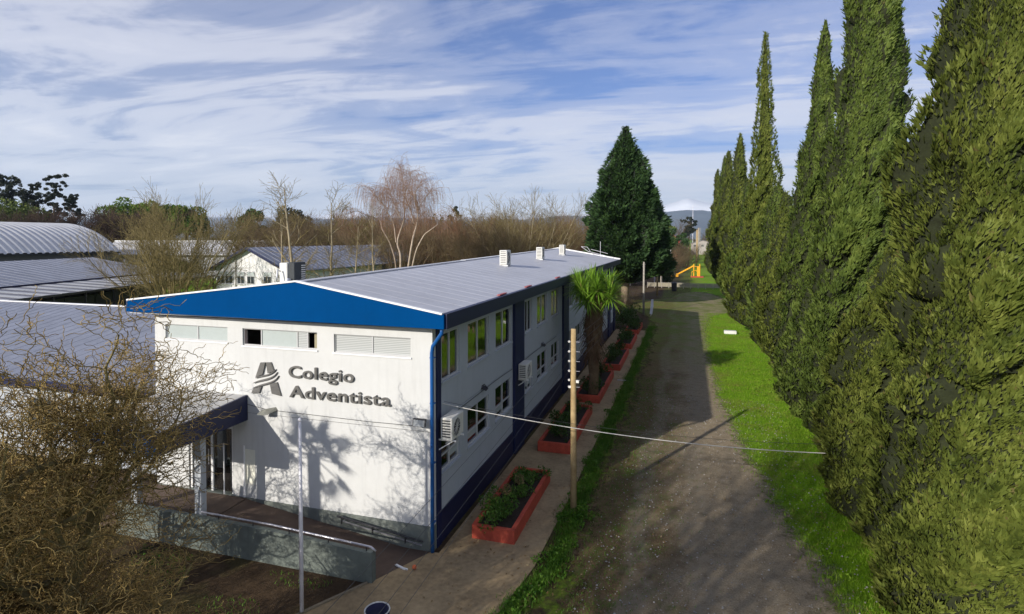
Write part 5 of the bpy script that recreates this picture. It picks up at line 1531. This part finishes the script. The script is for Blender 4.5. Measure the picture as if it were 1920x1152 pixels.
def euc_clumps(rng, R_, H, n):
    o = []
    for j in range(n):
        t = (j + rng.random()) / n
        cx, cy, cz, r = rng.gauss(0, R_ * .42 * (1.2 - .7 * t)), rng.gauss(0, R_ * .42 * (1.2 - .7 * t)), H * (.42 + .54 * t) - .8, R_ * rng.uniform(.18, .30) * (1.25 - .5 * t)
        for _ in range(4): o.append((cx + rng.gauss(0, r * .75), cy + rng.gauss(0, r * .75), cz + rng.gauss(0, r * .5), r * rng.uniform(.4, .75)))
    return o
for i, (x, y, R_, H, n, lab) in enumerate(((-258.7, 161.4, 8.5, 35.5, 26, 'dark tall gum tree at the left edge of the horizon'), (-250.0, 164.0, 7.0, 33.0, 20, 'dark gum tree second from the left edge'), (-241.9, 166.6, 6.0, 36.3, 17, 'tallest clumpy gum tree with sky showing through'), (-234.0, 168.6, 5.0, 28.0, 14, 'sparse low gum tree at the right end of its group'))):
    leafy('gum_tree', lab, (x, y, 0), euc_clumps(rq, R_, H, n), 7000, .80, FOL_EUC, H * .6, .6, 220 + i, squash=.7, shell=.35, group='dark gum trees on the left horizon')
leafy('broad_green_tree', 'broad low green tree under the dark gum trees', (-243, 150, 0), dome_clumps(rq, 17, 25, 10, 40), 9000, .85, FOL_EUC2, 12, .6, 230)
leafy('round_dark_tree', 'small dome-shaped dark evergreen rising above the bare wood', (-107.9, 123.9, 0), dome_clumps(rq, 4.2, 19.6, 8, 26), 4500, .6, FOL_CON, 9, .4, 231)
leafy('dark_evergreen', 'dark evergreen behind the tallest slender bare tree', (-110.7, 143.9, 0), dome_clumps(rq, 6.5, 20.5, 8, 26), 4500, .7, FOL_EUC, 10, .4, 232)
leafy('lone_pine', 'lone dark pine on the horizon left of the fan-shaped tree', (-100.2, 241.2, 0), euc_clumps(rq, 4.0, 25, 10), 2600, .8, FOL_EUC, 16, .4, 233)
for i, x in enumerate((-84.6, -82.4, -80.0)):
    leafy('small_pine', ['left', 'middle', 'right'][i] + ' one of three little dark conifers on the skyline', (x, 184 + i, 0), [(rq.gauss(0, .3), rq.gauss(0, .3), 9 + 1.0 * j, 1.5 - .15 * j) for j in range(9)], 1400, .6, FOL_CON, 12, .3, 240 + i)
leafy('green_garden_tree', 'leafy green tree just right of the dark conifer', (-11.5, 232, 0), dome_clumps(rq, 7.5, 17, 5, 26), 5000, .7, FOL_EUC2, 8, .4, 250)
leafy('garden_conifer', 'dark dense garden conifer near the red roofed house', (-6.2, 207, 0), [(rq.gauss(0, 1.2), rq.gauss(0, 1.2), 2 + 1.2 * j, 2.4 - .14 * j) for j in range(9)], 4000, .5, FOL_CON, 6, .3, 251)
leafy('garden_conifer', 'dark dense conifer pair partner right of the red roofed house', (-2.6, 210, 0), [(rq.gauss(0, 1.2), rq.gauss(0, 1.2), 2 + 1.0 * j, 2.2 - .14 * j) for j in range(9)], 4000, .5, FOL_CON, 6, .3, 252)
leafy('far_dark_tree', 'dark flat-topped tree far off below the snowy peak', (0.5, 440, 0), euc_clumps(rq, 7, 26, 16), 4000, 1.1, FOL_EUC, 16, .6, 253)
place_tree('brown_far_tree', W1, [BR_WOOD, BR_TWIG], ['limbs', 'twigs'], (-7.5, 436, 0), 'round brown tree far off below the snowy peak', sc=(2.3, 2.3, 1.75))
place_tree('brown_far_tree', W2, [BR_WOOD, BR_TWIG], ['limbs', 'twigs'], (16, 450, 0), 'low brown tree far off right of the radio mast', sc=(1.7, 1.7, 1.45))
BSH = FB
for i, (x, y, s, lab) in enumerate(((-4.6, 176, 1.05, 'brown bare shrub at the garden edge, right of the signboard'), (-.6, 183, .98, 'brown bare shrub beside the start of the far lawn strip'), (-6.8, 150, .80, 'reddish bare shrub behind the round bush'), (-3.0, 158, .62, 'low brown bare shrub before the far lawn strip'))):
    place_tree('brown_shrub', BSH, [BR_RED if i == 2 else BR_WOOD, BR_RED if i == 2 else BR_TWIG], ['limbs', 'twigs'], (x, y, 0), lab, 'shrub', 'brown shrubs at the far garden', rz=i, sc=(s * .55, s * .55, s * .46)) if i != 2 else place_tree('brown_shrub', FB, [BR_RED, BR_RED], ['limbs', 'twigs'], (x, y, 0), lab, 'shrub', 'brown shrubs at the far garden', sc=(s * .46, s * .46, s * .46))
leafy('round_bush', 'clipped round dark green bush left of the yellow slide', (-4.3, 119, 0), [(rq.gauss(0, .8), rq.gauss(0, .8), 2.2 + rq.gauss(0, .6), 1.3) for _ in range(14)], 3500, .32, FOL_CON, 2.2, .2, 260)
leafy('olive_shrub', 'pale green shrub behind the wooden pole by the shelter', (-8.2, 128, 0), dome_clumps(rq, 2.4, 6, 1, 14), 2500, .35, FOL_EUC2, 3, .2, 261)
for i, (x, y, H, R_, lab) in enumerate(((-100.0, 79.0, 6.3, 4.5, 'dark hedge clump right of the vaulted hall'), (-88.5, 82.5, 6.2, 3.6, 'green-topped hedge clump behind the low hall end'))):
    leafy('hedge_clump', lab, (x, y, 0), dome_clumps(rq, R_, H, 1, 20), 3500, .4, FOL_EUC if i == 0 else FOL_EUC2, 2, .2, 270 + i)
# far belts of bare trees that read as one mass
def far_belt():
    rng = np.random.default_rng(9)
    P = []
    for k in range(380):
        a = R(rng.uniform(-60, 12)); d = rng.uniform(300, 760)
        if -R(3.5) < a < R(3.2) and d < 520: continue
        x, y = d * sin(a), d * cos(a)
        h = rng.uniform(9, 15) * (1 + (d - 300) / 1500)
        if (x > 8 and y < 400): continue
        P.append((np.array([(x, y, 0), (x, y, h * .4)]), [.3, .22], 4))
        for _ in range(20):
            th, el = rng.uniform(0, 6.28), rng.uniform(.3, 1.4)
            b = np.array((x, y, h * rng.uniform(.22, .55)))
            t = b + np.array((cos(th) * cos(el), sin(th) * cos(el), sin(el))) * h * rng.uniform(.22, .50)
            m = (b + t) / 2 + rng.normal(0, .25, 3)
            P.append((np.stack([b, m, t]), [.16, .12, .08], 3))
    o = link('far_wood', tubes_mesh('far_wood', P), mat=bark('far_wood_twigs', (.055, .045, .030), (.13, .105, .065), .02))
    tag(o, 'brown belt of far-off bare woodland along the horizon', 'woodland', kind='stuff')
far_belt()

# ---------- shaggy yucca palm by the side path
def yucca():
    rng = random.Random(15)
    e = empty('yucca_palm', (-4.98, 31.6, 0), 'shaggy palm-like yucca with bright sword leaves and brown skirted trunk', 'palm tree')
    zt = 5.2
    tr = [(0, 0, -.1), (.05, 0, 1.5), (0, 0, 3.0), (.05, 0, 4.4), (.1, 0, zt)]
    MB().tube(tr, [.30, .27, .36, .50, .42], 12).build('trunk', bark('yucca_trunk', (.10, .065, .035), (.24, .17, .10), 5), e, smooth=True)
    def sword(mb, p, d, L, wd, sag):
        d = d.normalized()
        sd = d.cross(Vector((0, 0, 1)))
        if sd.length < .1: sd = Vector((1, 0, 0))
        sd.normalize()
        q = p.copy(); pts = [q.copy()]
        for _ in range(4):
            q = q + d * (L / 4); d = (d + Vector((0, 0, -sag))).normalized(); pts.append(q.copy())
        ws = (wd * .6, wd, wd * .8, wd * .5, 0.004)
        up = sd.cross(d)
        V = []; F = []
        for a, w_ in zip(pts, ws): V += [a - sd * w_ / 2 + up * w_ * .18, a, a + sd * w_ / 2 + up * w_ * .18]
        for i in range(4):
            b = i * 3
            F += [(b, b + 1, b + 4, b + 3), (b + 1, b + 2, b + 5, b + 4)]
        mb.add(V, F)
    # dead leaves hanging down the trunk
    mb = MB()
    for k in range(330):
        a = rng.uniform(0, 6.28); z = rng.uniform(2.4, 5.3)
        p = Vector((.30 * cos(a), .30 * sin(a), z))
        sword(mb, p, Vector((cos(a) * .8, sin(a) * .8, -rng.uniform(.2, 1.2))), rng.uniform(.6, 1.1), .05, .45)
    tag(mb.build('dead_leaf_skirt', bark('dead_yucca_leaf', (.060, .032, .018), (.20, .12, .065), 2), e), kind='stuff')
    gm = foliage('yucca_leaf', (.070, .150, .012), (.165, .310, .026), (.32, .45, .07), (.30, .23, .08), .25, .05, 1.2, .4)
    heads = [(0, 0, 6.55), (.85, .2, 6.35), (-.85, .1, 6.4), (.35, -.85, 6.15), (-.5, -.75, 6.1), (.4, .85, 6.3), (-.45, .8, 6.3), (.95, -.5, 5.75), (-.15, -1.05, 5.65)]
    for h in heads:
        MB().tube([(.05, 0, zt - .6), (h[0] * .6, h[1] * .6, (zt + h[2]) / 2 - .1), h], [.22, .17, .12], 8).build('branch', MATS['yucca_trunk'], e)
        mb = MB()
        for k in range(115):
            a = rng.uniform(0, 6.28); el = R(rng.uniform(-48, 84))
            d = Vector((cos(a) * cos(el), sin(a) * cos(el), sin(el))) + Vector((h[0], h[1], 0)) * .25
            sword(mb, Vector(h) + d * .05, d, rng.uniform(.85, 1.15), .072, .10 + .07 * rng.random())
        tag(mb.build('leaf_rosette', gm, e), kind='stuff')
yucca()
# dry shrub by the conifer foot
place_tree('dry_shrub', W3, [bark('dry_limbs', (.16, .10, .05), (.30, .20, .10), 2), bark('dry_twigs', (.20, .13, .06), (.36, .26, .13), 2)], ['limbs', 'twigs'], (-7.1, 66.5, 0), 'dry tan shrub before the trunk of the dark conifer', 'shrub', sc=(.24, .24, .24))
for i, (x, y) in enumerate(((-5.9, 62.5), (-6.3, 59.0))):
    leafy('dark_shrub', ['dark shrub in the shade near the end of the planters', 'dark shrub next to the farthest planter'][i], (x, y, 0), [(rq.gauss(0, .5), rq.gauss(0, .5), .9 + rq.gauss(0, .3), .6) for _ in range(12)], 1600, .14, FOL_DARK, .8, .08, 280 + i)

# ---------- grass, weeds and pebbles
def blades(name, pts, h, wd, mat, seed, label):
    rng = np.random.default_rng(seed)
    n = len(pts)
    a = rng.random(n) * 2 * pi
    hh = h * (.5 + rng.random(n))
    s = np.stack([np.cos(a), np.sin(a), 0 * a], 1) * (wd * (.6 + .8 * rng.random(n)))[:, None]
    ln = rng.normal(0, .45, (n, 2)) * hh[:, None]
    P = np.concatenate([pts, np.zeros((n, 1))], 1)
    T = P + np.stack([ln[:, 0], ln[:, 1], hh], 1)
    V = np.stack([P - s, P + s, T], 1).reshape(-1, 3)
    o = link(name, np_mesh(name, V, np.arange(3 * n).reshape(n, 3)), mat=mat)
    return tag(o, label, 'grass', kind='stuff')
rng = np.random.default_rng(5)
GR = foliage('lawn_blades', (.080, .155, .008), (.165, .300, .014), (.270, .390, .034), (.24, .21, .06), .3, .10, .5, .7)
GR2 = foliage('weed_blades', (.040, .110, .008), (.085, .200, .016), (.17, .30, .04), (.17, .14, .05), .3, .04, 1.2, .6)
n = 60000
y = 11 + 62 * rng.random(n) ** 1.5
xr = np.interp(y, [10, 15.4, 20, 26, 33, 45, 60, 75], [4.6, 3.9, 3.2, 2.5, 2.0, 1.7, 1.7, 2.2])
x = xr - .25 + rng.random(n) * (8.2 - xr) + rng.normal(0, .25, n)
blades('lawn_grass', np.stack([x, y], 1), .080, .014, GR, 1, 'short bright green lawn grass under the cypresses')
n = 26000
y = 12 + 48 * rng.random(n) ** 1.3
x = -3.5 + rng.normal(0, .17, n) + .10 * np.sin(y * 1.3) - np.clip(15 - y, 0, 9) * .22
blades('verge_grass', np.stack([x, y], 1), .12, .012, GR2, 2, 'strip of rough green grass between path and gravel road')
n = 16000
y = 8 + 30 * rng.random(n); x = -2.9 + np.abs(rng.normal(0, 1.3, n))
blades('sparse_road_grass', np.stack([x, y], 1), .05, .009, GR2, 3, 'sparse grass growing through the dirt side of the road')
n = 9000
y = 6 + 6.8 * rng.random(n); x = -8.6 - 8 * rng.random(n) - np.clip(11.9 - y, 0, 9) * .55
keep = (np.sin(x * 1.7) + np.sin(y * 2.3 + x)) > .3
blades('yard_grass', np.stack([x, y], 1)[keep], .07, .010, GR2, 4, 'thin patchy grass on the brown yard under the willow')
# broad leaved weeds along the verge and around the pole
V, F = leaf_cloud(rng, [(-3.45 + rng.normal(0, .2) - max(0, 15 - yy) * .2, yy, .08) for yy in 12 + 26 * rng.random(90) ** 1.2] + [(-3.5 + rng.normal(0, .22), 18.3 + rng.normal(0, .35), .12) for _ in range(22)], [.17] * 112, 6500, .075, squash=.6)
tag(link('verge_weeds', np_mesh('verge_weeds', V, F), mat=GR2), 'broad leaved weeds along the grass verge and pole foot', 'weeds', kind='stuff')
V, F = leaf_cloud(rng, [(4.3 + rng.normal(0, .5), yy, .05) for yy in 16 + 30 * rng.random(60)], [.15] * 60, 2600, .07, squash=.5)
tag(link('lawn_weeds', np_mesh('lawn_weeds', V, F), mat=GR), 'low leafy weeds scattered in the lawn beside the cypresses', 'weeds', kind='stuff')
def pebbles():
    n = 5500
    y = 8 + 26 * rng.random(n) ** 1.2; x = rng.uniform(-2.6, 4.6, n)
    s = .010 + .030 * rng.random(n) ** 4
    o = np.array([(1, 0, 0), (-1, 0, 0), (0, 1, 0), (0, -1, 0), (0, 0, .8), (0, 0, -.5)], float)
    V = np.stack([x, y, s * .4 + .004], 1)[:, None, :] + s[:, None, None] * o[None] * (.7 + .6 * rng.random((n, 6, 1)))
    f = np.array([(0, 2, 4), (2, 1, 4), (1, 3, 4), (3, 0, 4), (2, 0, 5), (1, 2, 5), (3, 1, 5), (0, 3, 5)])
    F = (np.arange(n) * 6)[:, None, None] + f[None]
    tag(link('road_pebbles', np_mesh('road_pebbles', V.reshape(-1, 3), F.reshape(-1, 3)), mat=bark('pebble', (.16, .145, .13), (.50, .47, .43), 30)), 'loose grey pebbles scattered over the gravel road', 'gravel', kind='stuff')
pebbles()
def litter():
    n = 2600
    y = 9 + 45 * rng.random(n) ** 1.4; x = np.where(rng.random(n) < .5, rng.uniform(-6.6, -2.6, n), rng.uniform(-2.6, 6.5, n))
    a = rng.random(n) * 6.28; sz = .018 + .03 * rng.random(n)
    d = np.stack([np.cos(a), np.sin(a), .3 * rng.normal(size=n)], 1) * sz[:, None]; w_ = np.stack([-np.sin(a), np.cos(a), .3 * rng.normal(size=n)], 1) * (sz * .5)[:, None]
    C = np.stack([x, y, .055 + .02 * rng.random(n)], 1)
    V = np.stack([C - d, C + w_, C + d, C - w_], 1).reshape(-1, 3)
    tag(link('leaf_litter', np_mesh('leaf_litter', V, np.arange(4 * n).reshape(n, 4)), mat=foliage('dead_leaf', (.10, .06, .025), (.24, .15, .06), (.42, .33, .18), None, .2)), 'dry fallen leaves strewn over path, road and lawn', 'leaves', kind='stuff')
litter()

# ---------- fallen leaves and litter specks on lawn
# ---------- haze
mh, th_ = new_mat('air_haze')
pv = th_.n('ShaderNodeVolumePrincipled', {'Color': (.62, .78, 1.0, 1), 'Density': 7.0e-5, 'Anisotropy': .1})
th_.n('ShaderNodeOutputMaterial', {'Volume': pv.outputs[0]})
hb = MB().box(-15500, 15500, -3200, 16500, -12, 1320).build('haze', mh)
tag(hb, 'thin blue air haze over the far hills', 'haze', kind='stuff')
